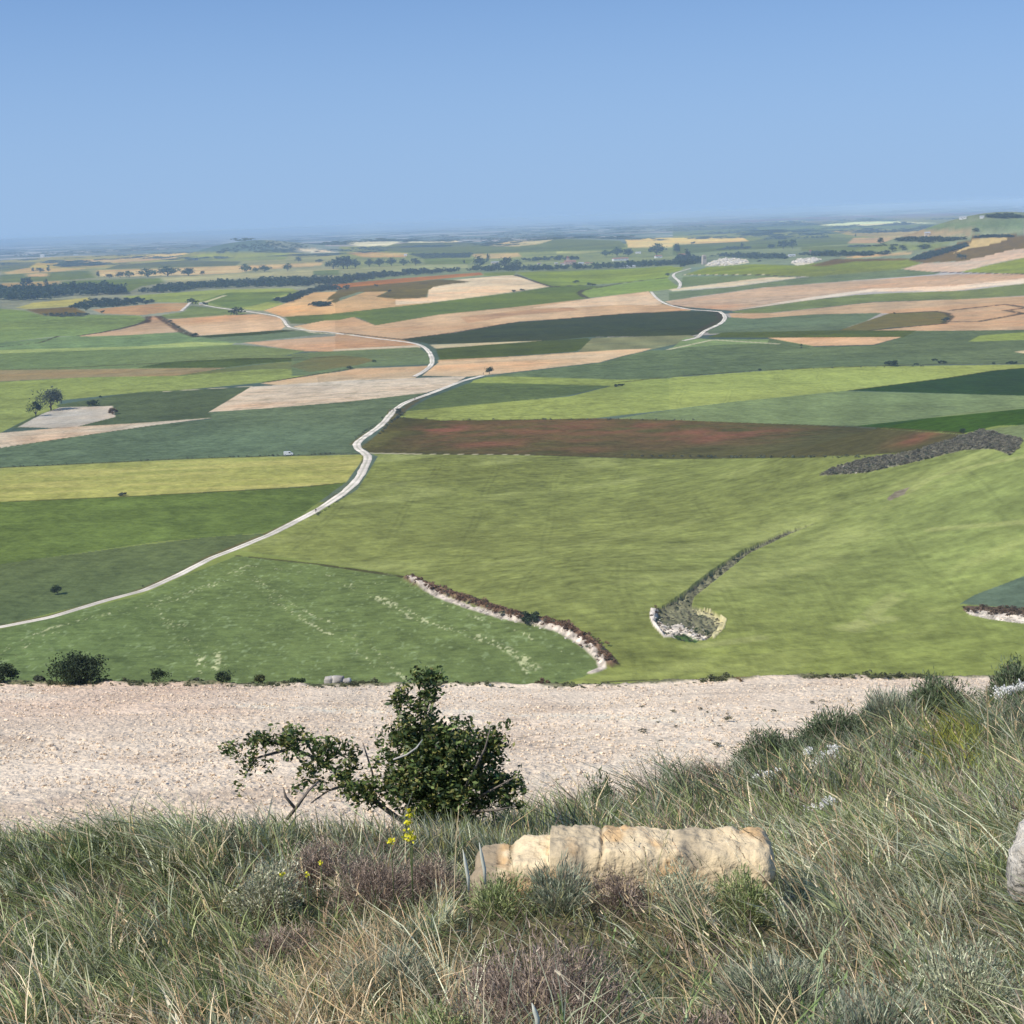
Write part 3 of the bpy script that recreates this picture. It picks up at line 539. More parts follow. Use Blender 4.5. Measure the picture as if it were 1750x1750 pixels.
# the mesa's bare scarp and its dark scrub skirt
def tint(pts, col, c_, a_=1.):
    pp = P(c_, pts); dp = dens(pp, 6); x, y, z = cast(dp[:, 0], dp[:, 1]); idx = pip(X, Y, np.stack([x, y], 1)); ALB[idx] = ALB[idx]*(1-a_)+a_*albedo_of(col, D[idx])*(1+.25*fbm(X[idx]/9, Y[idx]/20, 3, 140))[:, None]; FID[idx] = -1
tint([(1170, 305), (1240, 270), (1450, 215), (1500, 190), (1700, 180), (1900, 170), (1900, 240), (1700, 250), (1560, 285), (1450, 308), (1250, 318)], (112, 112, 92), 3)
tint([(1400, 270), (1455, 240), (1500, 200), (1540, 188), (1680, 186), (1660, 205), (1600, 225), (1470, 250)], (198, 176, 140), 3)
tint([(160, 335), (190, 310), (260, 295), (370, 300), (380, 318), (300, 330)], (200, 196, 184), 3)
tint([(590, 320), (620, 300), (700, 293), (740, 300), (690, 322), (620, 333)], (204, 200, 190), 3)
# weedy verge along the far edge of the terrace
idx = np.nonzero((Y < 149) & (X > -60))[0]; ALB[idx] = lin((120, 128, 84))*(1+.5*fbm(X[idx]/.8, Y[idx]/.8, 3, 150))[:, None]

V = np.stack([X, Y, Zf], 1)
qi = (np.arange(nr-1)[:, None]*nc+np.arange(nc-1)[None, :]).ravel(); Q = np.stack([qi, qi+1, qi+nc+1, qi+nc], 1)
ff = FID[qi]
m_ground = mat('ground_soil', spec=0.0, attr=True, var=.10, scale=.35, bump=.5, bscale=.16, bdist=1.0, detail=6)
m_crop = mat('crop_canopy', spec=0.0, attr=True, var=.24, scale=.30, bump=.9, bscale=.11, bdist=2.2, detail=8, rough=.8)
m_bare = mat('tilled_soil', spec=0.0, attr=True, var=.20, scale=.5, bump=.3, bscale=.4, bdist=.4, detail=5)
m_deep = mat('barley_canopy', spec=0.0, attr=True, var=.22, scale=.3, bump=.8, bscale=.12, bdist=2.2, detail=9, rough=.75)
def sub_mesh(name, sel):
    q_ = Q[sel]; uq, inv = np.unique(q_, return_inverse=True)
    return mesh_np(name, V[uq], inv.reshape(q_.shape), True, ALB[uq])
for i in range(-1, len(FLD)):
    sel = ff == i
    if not sel.any(): continue
    nm = 'ground' if i < 0 else FLD[i][0]
    mm = m_ground if i < 0 else (m_bare if nm == 'ploughed_field' else (m_deep if FLD[i][1] in (LG, OG) else m_crop))
    o = link(nm, sub_mesh(nm, sel), mm); tag(o, kind='structure')
print('ground verts', len(V))

# ------------------------------------------------------------------ dirt roads
m_road = mat('pale_dirt', attr=True, spec=0.0, var=.14, scale=1.1, bump=.4, bscale=2., bdist=.08)
ROADS = []
def road(pts, w, mat_, off=.10, c_=None, wob=.12):
    pp = P(c_, pts) if c_ else pts
    dp = dens(pp, 7, False); x, y, z = cast(dp[:, 0], dp[:, 1]); L = np.stack([x, y], 1)
    for _ in range(2): L[1:-1] = .5*L[1:-1]+.25*(L[:-2]+L[2:])
    ROADS.append(L.copy()); seg = np.hypot(*np.diff(L, axis=0).T); cum = np.concatenate([[0], np.cumsum(seg)]); n = int(cum[-1]/max(2.0, cum[-1]/700))+2
    q = np.linspace(0, cum[-1], n); x = np.interp(q, cum, L[:, 0]); y = np.interp(q, cum, L[:, 1])
    tx = np.gradient(x); ty = np.gradient(y); l = np.hypot(tx, ty); nx, ny = -ty/l, tx/l
    W = 7; vs = []
    for k in range(W):
        f = (k/(W-1)-.5)*w*(np.interp(q, [0, 120, 260], [.62, .8, 1.0]) if len(ROADS) == 1 else 1); ww = f*(1+wob*(noise(q/9, q*0+k//4, 200)))
        xx = x+nx*ww; yy = y+ny*ww; zz = H(xx, yy)+off+y*4e-5-(.0 if 0 < k < W-1 else .25)-(.04 if k == 3 else 0); vs.append(np.stack([xx, yy, zz], 1))
    cw = np.array([.80, 1.02, 1.04, .84, 1.04, 1.02, .80]); grn = np.array([.45, 0, 0, .35, 0, 0, .45])
    nz = (1+.22*noise(q/6, q*0, 210)+.10*noise(q/1.7, q*0, 211))[:, None, None]; rc = np.array([.74, .66, .54])*cw[None, :, None]*nz; gg = (grn[None, :]*(1+.8*noise(q/8, q*0+1, 212)[:, None])).clip(0, 1)[..., None]; rc = rc*(1-gg)+np.array([.30, .31, .17])*gg
    V_ = np.stack(vs, 1).reshape(-1, 3); i0 = (np.arange(n-1)[:, None]*W+np.arange(W-1)[None, :]).ravel()
    me = mesh_np('dirt_road', V_, np.stack([i0, i0+W, i0+W+1, i0+1], 1), True, rc.reshape(-1, 3))
    return tag(link('dirt_road', me, mat_), kind='structure')
road([(-60, 1080), (0, 1072), (86, 1055), (178, 1027), (247, 1009), (309, 981), (360, 954), (405, 937), (463, 913), (535, 876), (550, 867), (591, 840), (613, 818), (632, 778), (624, 774), (607, 766), (606, 758), (619, 749), (649, 729), (665, 712), (672, 701), (694, 687), (742, 670), (790, 651), (824, 642)], 4.6, m_road)
road([(708, 644), (728, 633), (742, 622), (737, 605), (730, 595), (715, 588), (690, 584), (653, 580), (600, 573)], 4.0, m_road, off=.3)
road([(590, 572), (555, 567), (530, 566), (511, 563), (492, 560), (487, 556), (489, 549), (483, 543), (460, 538), (439, 535), (410, 531), (377, 527), (355, 523), (343, 520)], 3.6, m_road, off=.4)
road([(310, 532), (322, 525), (325, 517)], 4.4, m_road, off=.4)
road([(1167, 583), (1190, 578), (1201, 576), (1195, 570), (1215, 561), (1236, 552), (1244, 543), (1240, 536), (1230, 533)], 4.4, m_road, off=.4)
road([(1230, 533), (1205, 531), (1184, 530), (1150, 524), (1128, 516), (1118, 508), (1113, 499)], 3.6, m_road, off=.4)
road([(1159, 494), (1164, 489), (1166, 484), (1160, 479), (1146, 472), (1150, 467), (1172, 462), (1180, 459)], 4.6, m_road, off=.5)
# ------------------------------------------------------------------ chalky ploughed terrace below the slope
def polar(sv, yv): 
    xx = sv[None, :]*yv[:, None]; yy = yv[:, None]*np.ones_like(xx); return xx, yy
def grid_faces(r, c):
    q = (np.arange(r-1)[:, None]*c+np.arange(c-1)[None, :]).ravel(); return np.stack([q, q+1, q+c+1, q+c], 1)
side = list(np.cumsum([0.004*1.25**k for k in range(14)]))
sv = np.array(sorted([-0.345-q for q in side]+list(np.arange(-0.345, 0.3451, 0.00062))+[0.345+q for q in side]))
yv = [34.0]
while yv[-1] < 141: yv.append(yv[-1]+0.0026*yv[-1]*max(.6, min(1, yv[-1]/110)))
yv = np.array(yv); gx, gy = polar(sv, yv); gz = H(gx, gy)
cl1 = fbm(gx/.55+.4*noise(gx/2, gy/2, 5), gy/.55, 3, 301, .6); cl2 = fbm(gx/.17, gy/.2, 2, 305)
rough = .75+.35*noise(gx/9, gy/14, 307)
gz = gz + rough*(.13*np.clip(cl1, -.3, 1)+.06*cl2) + .10*noise(gx/4, gy/3, 309)
far = sstep(138.6, 141, gy); gz = gz-far*.5+.25*sstep(136.5, 138.5, gy)*(1+.6*noise(gx/1.5, gy, 311))
cc = lin((228, 212, 196))/LUM*1.08*np.ones(gx.shape+(3,))
n_ = fbm(gx/16, gy/22, 3, 320)[..., None]; cc = cc*(1+.16*n_+.16*fbm(gx/22, gy/1.7+gx/40, 3, 326)[..., None]+.10*fbm(gx/3.5, gy/9, 3, 322)[..., None]); sm = np.clip(fbm(gx/7, gy/9, 3, 324)*2.5-.2, 0, 1)[..., None]*.16; cc = cc*(1-sm*np.array([.8, 1., 1.1]))
pk = np.clip(sstep(-12, -34, gx)*sstep(95, 125, gy), 0, 1)[..., None]; cc = cc*(1-pk*np.array([-.02, .07, .10]))
def strip(pts, w, a_):
    dp = dens(pts, 8, False); x, y, z = cast(dp[:, 0], dp[:, 1], 46., 141., 500); m = np.zeros(gx.shape)
    for i in range(len(x)-1):
        a0 = np.array([x[i], y[i]]); d = np.array([x[i+1]-x[i], y[i+1]-y[i]]); q = (d**2).sum()+1e-6
        t = np.clip(((gx-a0[0])*d[0]+(gy-a0[1])*d[1])/q, 0, 1); m = np.maximum(m, np.exp(-(((gx-a0[0]-t*d[0])**2+(gy-a0[1]-t*d[1])**2)/w**2)))
    m = m*np.clip(.65+.9*fbm(gx/1.2, gy/1.8, 3, 330), 0, 1)*a_; return m[..., None]
wh = lin((244, 236, 222))/LUM
for pts, w, a_ in [([(432, 1205), (480, 1210), (520, 1214), (570, 1213), (640, 1215)], 1.6, 1.0), ([(780, 1216), (900, 1221), (1000, 1224), (1150, 1232), (1300, 1236)], 1.5, .95), ([(1150, 1222), (1300, 1216), (1400, 1216)], 2.5, .3), ([(0, 1182), (30, 1186), (60, 1192)], 3.0, .6), ([(900, 1335), (1000, 1322), (1100, 1300), (1200, 1262)], 1.6, .45)]:
    m = strip(pts, w, a_); cc = cc*(1-m)+wh*m
wd = strip([(880, 1262), (1000, 1268), (1120, 1270), (1260, 1262)], 4.5, 1.0)*np.clip(fbm(gx/.9, gy/1.3, 3, 340)*3-.8, 0, 1)[..., None]*.75
cc = cc*(1-wd)+lin((120, 112, 92))*wd
ve = sstep(137.2, 138.6, gy+.8*noise(gx/1.2, gy/2, 341))[..., None]; cc = cc*(1-ve)+lin((120, 118, 84))*(1+.4*cl2[..., None])*ve
m_chalk = mat('chalk_soil', attr=True, var=.16, scale=1.6, bump=1.0, bscale=1.8, bdist=.30, detail=6)
o = link('ploughed_field', mesh_np('ploughed_field', np.stack([gx, gy, gz], -1).reshape(-1, 3), grid_faces(*gx.shape), True, cc.reshape(-1, 3)), m_chalk); tag(o, kind='structure')
# clods lying on the terrace, big enough to throw shadows: uncountable
def rockmesh(seed, sub=1, jag=.35, flat=.7):
    import bmesh
    bm = bmesh.new(); bmesh.ops.create_icosphere(bm, subdivisions=sub, radius=1.0); r = np.random.default_rng(seed)
    for v in bm.verts:
        p = v.co; k = 1+jag*float(noise(np.array(p.x*1.3+seed), np.array(p.y*1.3+p.z*1.9), seed))+r.uniform(-.08, .08); v.co = Vector((p.x*k, p.y*k, p.z*k*flat))
    V_ = np.array([v.co[:] for v in bm.verts]); F_ = np.array([[v.index for v in f.verts] for f in bm.faces]); bm.free(); return V_, F_
def scatter(name, protos, pts, sizes, mat_, cols=None, smooth=False, upright=True):
    """many small copies joined into one uncountable mass; protos: list of (V, F)"""
    n = len(pts); Vs = []; Fs = []; Cs = []; off = 0; which = RNG.integers(0, len(protos), n); ang = RNG.uniform(0, 6.283, n)
    for k, (pv_, pf) in enumerate(protos):
        i = np.nonzero(which == k)[0]
        if not len(i): continue
        c, s_ = np.cos(ang[i])[:, None], np.sin(ang[i])[:, None]; sz = sizes[i]; sz = sz if sz.ndim == 2 else np.repeat(sz[:, None], 3, 1)
        x = (pv_[None, :, 0]*c-pv_[None, :, 1]*s_)*sz[:, :1]; y = (pv_[None, :, 0]*s_+pv_[None, :, 1]*c)*sz[:, 1:2]; z = pv_[None, :, 2]*sz[:, 2:3]
        v = np.stack([x, y, z], -1)+pts[i][:, None, :]; Vs.append(v.reshape(-1, 3))
        Fs.append((pf[None]+(np.arange(len(i))*len(pv_))[:, None, None]+off).reshape(-1, pf.shape[1])); off += len(i)*len(pv_)
        if cols is not None: Cs.append(np.repeat(cols[i], len(pv_), 0))
    return link(name, mesh_np(name, np.concatenate(Vs), np.concatenate(Fs), smooth, np.concatenate(Cs) if cols is not None else None), mat_)
ROCKS = [rockmesh(k, 1) for k in range(6)]
n = 34000; yy = 45+RNG.random(n)**.8*93; xx = (RNG.random(n)*.8-.4)*yy; sz = RNG.gamma(2.0, .019, n)+.02
o = scatter('soil_clods', ROCKS, np.stack([xx, yy, H(xx, yy)+.04+.1*np.clip(fbm(xx/.55, yy/.55, 3, 301, .6), -.3, 1)], 1), sz, m_chalk, np.repeat((lin((230, 214, 199))/LUM*1.08)[None], n, 0)*RNG.uniform(.8, 1.12, (n, 1)))
tag(o, kind='stuff')

# ------------------------------------------------------------------ slope under the camera
sv2 = np.array(sorted([-0.4-q for q in side]+list(np.arange(-0.4, 0.401, 0.004))+[0.4+q for q in side]))
def slope_sheet(sv_, yv_):
    gx, gy = polar(sv_, yv_); gx = np.where(gy < 2, sv_[None, :]*2*1.6, gx)
    return gx, gy
yv2 = np.concatenate([np.arange(-8, 2, .5), np.arange(2, 14, .07), np.geomspace(14, 34.6, 160)])
hx, hy = slope_sheet(sv2, yv2); hz_ = H(hx, hy)+.03*fbm(hx/.25, hy/.25, 3, 350)
hz_ = np.where(hy > 34.3, hz_-.4, hz_)
hc = lin((112, 104, 76))*(1+.35*fbm(hx/.4, hy/.4, 3, 351))[..., None]
m_slope = mat('slope_earth', attr=True, var=.2, scale=12, bump=.6, bscale=20, bdist=.03)
o = link('hillside', mesh_np('hillside', np.stack([hx, hy, hz_], -1).reshape(-1, 3), grid_faces(*hx.shape), True, hc.reshape(-1, 3)), m_slope); tag(o, kind='structure')

# ------------------------------------------------------------------ trees and bushes
def leaf_mat(name, col, var=.3, scale=.6, trans=.25):
    return mat(name, attr=True, var=var, scale=scale, trans=trans, rough=.65, spec=.25)
m_leaf = leaf_mat('tree_leaves', None); m_bark = mat('bark', base=(.16, .13, .10), var=.3, scale=6)
def leaf_quads(C, size, cols, el=1.6, up=.3):
    """leaf-shaped quads (diamonds) at points C with random orientation"""
    n = len(C); a = RNG.normal(size=(n, 3)); a[:, 2] = a[:, 2]*.7+up*RNG.random(n); a /= np.linalg.norm(a, axis=1, keepdims=True)
    b = RNG.normal(size=(n, 3)); b -= (a*b).sum(1, keepdims=True)*a; b /= np.linalg.norm(b, axis=1, keepdims=True)
    s = (size*RNG.uniform(.6, 1.35, n) if np.isscalar(size) else size)[:, None]
    V_ = np.stack([C-a*s*el*.5, C+b*s*.45, C+a*s*el*.5, C-b*s*.45], 1).reshape(-1, 3)
    return V_, np.arange(4*n).reshape(n, 4), np.repeat(cols, 4, 0)
def crown_cloud(n, w, h, z0, nb, seed, bias=.55, irregular=.3):
    """points in an uneven crown made of nb clumps, gaps between them"""
    r = np.random.default_rng(seed); P_ = []
    th = r.uniform(0, 6.283, nb); ph = np.arccos(r.uniform(-.55, 1, nb)); rr = r.uniform(.35, .85, nb)
    cx_ = np.sin(ph)*np.cos(th)*rr*w/2; cy_ = np.sin(ph)*np.sin(th)*rr*w/2; cz_ = z0+h/2+np.cos(ph)*rr*h/2
    cr = r.uniform(.16, .34, nb)*min(w, h*1.4)*(1+irregular*r.normal(size=nb)).clip(.5, 1.6)
    k = r.integers(0, nb, n); d = r.normal(size=(n, 3)); d /= np.linalg.norm(d, axis=1, keepdims=True); q = r.random(n)**bias
    P_ = np.stack([cx_[k], cy_[k], cz_[k]], 1)+d*(cr[k]*q)[:, None]*np.array([1, 1, .8])
    P_[:, 2] = np.maximum(P_[:, 2], z0*.8+.02)
    return P_, k, r.uniform(.72, 1.25, nb)
GREENS = {'dark': (62, 76, 46), 'mid': (82, 98, 60), 'grey': (92, 98, 78), 'olive': (98, 104, 60), 'brown': (110, 92, 70), 'pine': (50, 66, 42)}
def tree(name, x, y, w, h, tone, label, cat, group=None, n=420, leaf=None, trunk=.2, nb=14, seed=None, z=None, bush=False):
    seed = int(RNG.integers(1e6)) if seed is None else seed; z = float(H(x, y))-.05 if z is None else z
    t = empty(name, (float(x), float(y), z), float(RNG.uniform(0, 6.28))); tag(t, label, cat, group)
    Pc, k, br = crown_cloud(n, w, h*(1-trunk), h*trunk, nb, seed); col = lin(GREENS[tone])[None]*br[k][:, None]*RNG.uniform(.75, 1.3, (n, 1))
    leaf = leaf or w*.06
    lv, lf, lc = leaf_quads(Pc, leaf, col); link('crown', mesh_np('crown', lv, lf, False, lc), m_leaf, t)
    mb = MB(); r = random.Random(seed); tr = max(.03, .032*h)
    mb.tube([(0, 0, -.3), (r.uniform(-.03, .03)*w, 0, h*trunk), (r.uniform(-.06, .06)*w, r.uniform(-.06, .06)*w, h*.7)], [tr*1.3, tr, tr*.35], 6)
    for q in range(5):
        a_ = r.uniform(0, 6.28); z1 = h*max(trunk, .15)*r.uniform(.6, 1.4); mb.tube([(0, 0, z1), (math.cos(a_)*w*.18, math.sin(a_)*w*.18, z1+h*.18), (math.cos(a_)*w*.34, math.sin(a_)*w*.34, z1+h*.42)], [tr*.6, tr*.4, tr*.15], 5)
    mb.build('trunk', m_bark, t, True)
    return t
def copy_thing(src, loc, rz, sc, label, group):
    c = src.copy(); COL.objects.link(c); c.location = loc; c.rotation_euler = (0, 0, rz); c.scale = sc
    if label: c['label'] = label
    if group: c['group'] = group
    for ch in list(src.children):
        d = ch.copy(); COL.objects.link(d); d.parent = c
    return c
def at(u, v, c=None, y0=150., y1=60000.):
    if c: u = CROPS[c][0]+u/2.9167; v = CROPS[c][1]+v/2.9167
    x, y, z = cast([u], [v], y0, y1); return float(x[0]), float(y[0]), float(z[0])
def plant(c, u, v, wp, hp, tone, name, label, cat, group=None, leafk=.07, n=600, trunk=.08, y0=150., nb=14, grow=1.12):
    x, y, z = at(u, v, c, y0, 141. if y0 < 150 else 60000.); k = y/F/(2.9167 if c else 1)
    return tree(name, x, y, wp*k*grow, hp*k*grow, tone, label, cat, group, n=n, leaf=wp*k*leafk, trunk=trunk, nb=nb, z=z-.05)
# bushes on the terrace's far edge (about 140 m away)
def edge_plant(u, wp, hp, tone, label, name='bush', n=2600, leafk=.045, nb=22, dy=139.2):
    s, t = ray(u, 1165.); x = float(s)*dy; z = float(H(x, dy))
    return tree(name, x, dy, wp*dy/F*1.08, hp*dy/F*1.15, tone, label, 'bush', None, n=n, leaf=wp*dy/F*leafk, trunk=.04, nb=nb, z=z)
edge_plant(136, 92, 48, 'dark', 'largest dark green bush, broad and round, on the far edge of the terrace', n=7000, leafk=.03, nb=34)
edge_plant(-2, 60, 34, 'dark', 'dark green bush at the left frame edge on the terrace rim')
edge_plant(67, 26, 13, 'grey', 'low greyish bush between the two largest dark bushes on the terrace rim', n=900, leafk=.09, nb=9)
edge_plant(272, 29, 24, 'dark', 'small upright dark bush right of the largest bush on the terrace rim', n=1300, leafk=.07, nb=12)
edge_plant(243, 9, 8, 'dark', 'tiny dark sprig just left of the small upright bush on the terrace rim', n=300, leafk=.14, nb=6)
edge_plant(334, 20, 10, 'grey', 'tiny low grey bush between two upright dark bushes on the terrace rim', n=700, leafk=.1, nb=8)
edge_plant(382, 31, 22, 'dark', 'compact dark bush near the middle of the terrace rim bush row', n=1500, leafk=.06, nb=12)
edge_plant(446, 24, 15, 'olive', 'small olive green bush left of the white boulders on the terrace rim', n=900, leafk=.09, nb=9)
edge_plant(507, 27, 13, 'mid', 'low flat green bush nearest the white boulders on the terrace rim', n=900, leafk=.09, nb=9)
edge_plant(928, 26, 12, 'brown', 'reddish brown low bush on the terrace rim below the tip of the clover field', n=800, leafk=.09, nb=8)
plant(7, 288, 397, 56, 42, 'dark', 'bush', 'lone round dark bush standing in the grey green field left of the track', 'bush', n=1500, leafk=.07)
plant(8, 1045, 487, 84, 66, 'dark', 'bush', 'dark bushy shrub on the brown bank between clover and barley fields', 'bush', n=1800, leafk=.07)
plant(4, 255, 412, 112, 102, 'grey', 'tree', 'larger spreading grey green tree beside the small chalk plot', 'tree', n=2600, leafk=.045, trunk=.18, nb=24)
plant(4, 180, 442, 66, 70, 'dark', 'tree', 'smaller dark round tree left of the spreading tree by the chalk plot', 'tree', n=1700, leafk=.06, trunk=.1)
plant(4, 462, 390, 52, 30, 'dark', 'bush', 'low dark bush on the top edge of the small chalk plot', 'bush', n=800, leafk=.09)
plant(4, 560, 432, 50, 28, 'brown', 'bush', 'brownish scrub bush on the right bank of the small chalk plot', 'bush', n=700, leafk=.09)
plant(4, 612, 838, 46, 16, 'grey', 'bush', 'small grey bush on the boundary under the yellow field', 'bush', n=500, leafk=.09)
plant(4, 500, 348, 14, 10, 'dark', 'bush', 'tiny dark bush on the field line above the small chalk plot', 'bush', n=200, leafk=.14)
plant(5, 385, 497, 36, 36, 'grey', 'bush', 'grey scrubby bush beside the bend in the white track', 'bush', n=800, leafk=.08)
plant(5, 836, 291, 34, 32, 'dark', 'tree', 'small dark tree where the white track meets the tan field', 'tree', n=900, leafk=.08, trunk=.25)
plant(5, 1480, 350, 66, 10, 'dark', 'bush', 'long low dark bush at the tip of the dark teal plot', 'bush', n=500, leafk=.07)
plant(5, 260, 232, 20, 12, 'dark', 'bush', 'small bush by the ring shaped tan plot left of the winding road', 'bush', n=250, leafk=.12)
for u, v, w, h, l in [(1088, 133, 92, 24, 'widest dark bush on the hedge line above the yellow green field at right'), (1212, 128, 26, 9, 'small dark bush right of the widest bush on the hedge line'), (1303, 108, 30, 12, 'small raised bush just above the hedge line at right'), (1338, 121, 54, 15, 'second widest dark bush on the hedge line above the yellow green field'), (1598, 124, 24, 9, 'small bush near the right frame edge on the hedge line'), (1690, 122, 60, 11, 'low dark bush nearest the right frame edge on the hedge line'), (432, 155, 22, 8, 'lone small bush at the left start of the yellow green field'), (1442, 466, 30, 22, 'dark round bush under the dark green field by the scrubby bank'), (640, 38, 14, 16, 'tiny pale green bush alone in the long green field')]:
    plant(6, u, v, w, h, 'dark', 'bush', l, 'bush', n=700, leafk=.07)
# far trees: a few kinds, copied
def proto(kind):
    g = {'round': ('mid', 1.0, .85, .12), 'tall': ('dark', .45, 1.3, .1), 'dark': ('dark', 1.0, .8, .1), 'pop': ('dark', .28, 1.2, .08)}[kind]
    return g
far_trees = [(1, 490, 275, 16, 26), (1, 545, 277, 36, 18), (1, 600, 276, 40, 26), (1, 645, 275, 44, 28), (1, 740, 273, 82, 36), (1, 838, 268, 96, 42), (1, 940, 266, 76, 34), (1, 1010, 262, 20, 18), (1, 1228, 250, 46, 36), (1, 1275, 248, 30, 20), (1, 1320, 247, 58, 28), (1, 1433, 242, 40, 32), (1, 1488, 198, 28, 24), (1, 1590, 200, 34, 14), (1, 1660, 232, 70, 40), (1, 1712, 232, 80, 56),
             (1, 165, 248, 14, 18), (1, 200, 250, 40, 22), (1, 242, 248, 18, 24), (1, 133, 320, 60, 40), (1, 232, 325, 18, 36), (1, 282, 334, 54, 28), (1, 336, 335, 24, 22), (2, 40, 290, 60, 52), (2, 80, 288, 46, 40), (2, 150, 280, 40, 34), (2, 200, 278, 60, 34), (2, 260, 276, 50, 36), (2, 320, 275, 46, 30), (2, 380, 274, 50, 34), (2, 518, 226, 14, 14), (2, 622, 268, 10, 20),
             (2, 700, 285, 60, 50), (2, 742, 262, 14, 40), (2, 830, 286, 60, 48), (2, 880, 286, 50, 34), (2, 1330, 228, 40, 26), (2, 1385, 228, 60, 40), (2, 1440, 228, 50, 34), (2, 1580, 222, 70, 48), (2, 1684, 210, 30, 36), (2, 1735, 255, 30, 50), (3, 20, 272, 30, 38), (3, 345, 252, 14, 30), (3, 1035, 225, 32, 30), (3, 1093, 262, 36, 26), (3, 1145, 256, 38, 24), (3, 1250, 248, 60, 20), (3, 1022, 173, 12, 14), (3, 1060, 171, 14, 16), (3, 1102, 170, 24, 18), (3, 1510, 162, 32, 16), (3, 910, 190, 10, 12), (3, 490, 248, 40, 20), (3, 550, 248, 60, 36), (3, 595, 248, 46, 42), (3, 660, 132, 6, 10)]
protos_ = {}; FG = 'trees scattered over the far plain'
for c, u, v, w, h in far_trees:
    x, y, z = at(u, v, c); k = y/F/2.9167; asp = h/w
    kind = 'pop' if asp > 1.7 else ('tall' if asp > 1.1 else ('round' if (u*7+v) % 3 else 'dark'))
    if kind not in protos_:
        tone, pw, ph_, tk = proto(kind); protos_[kind] = (tree('tree', x, y, 1, 1, tone, 'dark rounded tree standing alone or in a loose row on the far plain', 'tree', FG, n=520, leaf=.09, trunk=.03, nb=20, z=z), True)
        o_t = protos_[kind][0]; o_t.scale = (w*k*1.15, w*k*1.15, h*k*1.2)
        o_t['label'] = {'round': 'mid green rounded tree standing on the far plain', 'tall': 'dark upright tree taller than wide on the far plain', 'dark': 'very dark broad tree standing on the far plain', 'pop': 'slender dark poplar like tree on the far plain'}[kind]; o_t['group'] = {'round': 'mid green far trees', 'tall': 'upright far trees', 'dark': 'dark broad far trees', 'pop': 'slender far trees'}[kind]
    else:
        copy_thing(protos_[kind][0], (x, y, z), float(RNG.uniform(0, 6.28)), (w*k*1.15, w*k*1.15, h*k*1.2), None, None)
# hedge dots along ditches and tracks
hb = None
for c, u, v, w in [(1, 960, 408, 44), (1, 1025, 414, 26), (1, 970, 568, 26), (1, 850, 497, 16), (1, 865, 512, 14), (1, 890, 527, 14), (1, 510, 452, 20), (1, 1180, 462, 60), (2, 1180, 362, 24), (2, 1250, 376, 26), (2, 1272, 374, 16), (2, 870, 408, 20), (2, 912, 402, 20), (2, 1635, 325, 20), (3, 1360, 610, 32), (3, 1105, 573, 12), (1, 430, 440, 30), (2, 185, 378, 18), (2, 35, 394, 34), (2, 250, 405, 16), (4, 970, 44, 24), (4, 1742, 208, 26), (3, 640, 745, 10), (3, 1440, 300, 40), (3, 430, 315, 16), (3, 100, 226, 20)]:
    x, y, z = at(u, v, c); k = y/F/2.9167
    if hb is None:
        hb = tree('bush', x, y, 1, 1, 'dark', 'small dark bush dotted along a far field boundary', 'bush', 'bushes dotted along far field boundaries', n=200, leaf=.12, trunk=.02, nb=9, z=z); hb.scale = (w*k*1.2, w*k*1.2, w*k*.8)
    else: copy_thing(hb, (x, y, z), float(RNG.uniform(0, 6.28)), (w*k*1.2, w*k*1.2, w*k*.8), None, None)

# far woods that read as one mass each
def crown_proto(seed, n=70):
    st_ = RNG; Pc, k, br = crown_cloud(n, 1.0, 1.0, .02, 9, seed); v, f, c = leaf_quads(Pc, .17, np.ones((n, 3))); return v, f
CPR = [crown_proto(900+k) for k in range(6)]
def wood(c, pts, wpx, hm, tone, dn, name='wood', label=None):
    pp = np.array(P(c, pts)); lo = pp.min(0); hi = pp.max(0); n = int(dn); q = RNG.random((n*4, 2))*(hi-lo)+lo; idx = pip(q[:, 0], q[:, 1], pp)[:n]; q = q[idx]
    x, y, z = cast(q[:, 0], q[:, 1]+1.0); w = wpx*y/F/2.9167*RNG.uniform(.6, 1.4, len(x)); h = hm*y/F/2.9167*RNG.uniform(.6, 1.4, len(x))
    cols = lin(GREENS[tone])[None]*RNG.uniform(.65, 1.35, (len(x), 1))*np.array([1, 1, 1.05])
    o = scatter(name, CPR, np.stack([x, y, z], 1), np.stack([w, w, h], 1), m_leaf, cols); tag(o, label or 'distant dark green wood', None, None, 'stuff')
wood(1, [(0, 352), (150, 345), (320, 342), (450, 335), (610, 340), (620, 358), (300, 368), (230, 385), (0, 390)], 50, 36, 'dark', 330)
wood(1, [(690, 352), (760, 335), (900, 315), (1100, 305), (1350, 290), (1560, 285), (1755, 285), (1755, 305), (1500, 320), (1000, 330), (880, 348)], 34, 22, 'dark', 480)
wood(2, [(-20, 345), (0, 335), (200, 318), (380, 306), (590, 302), (590, 308), (300, 325), (100, 352), (0, 362)], 30, 20, 'dark', 220)
wood(1, [(330, 428), (450, 390), (600, 385), (780, 392), (770, 402), (600, 420), (440, 430)], 26, 15, 'pine', 240, 'scrub')
wood(1, [(1365, 392), (1560, 335), (1620, 318), (1685, 326), (1700, 335), (1560, 350), (1440, 402)], 26, 15, 'pine', 240, 'scrub')
wood(1, [(1540, 414), (1600, 402), (1655, 410), (1600, 418)], 26, 15, 'pine', 60, 'scrub')
wood(1, [(200, 462), (300, 450), (440, 455), (430, 466), (300, 470)], 22, 8, 'grey', 70, 'scrub')
wood(2, [(645, 302), (680, 290), (800, 285), (950, 288), (1250, 280), (1400, 270), (1755, 258), (1755, 270), (1400, 288), (900, 301)], 30, 20, 'dark', 330)
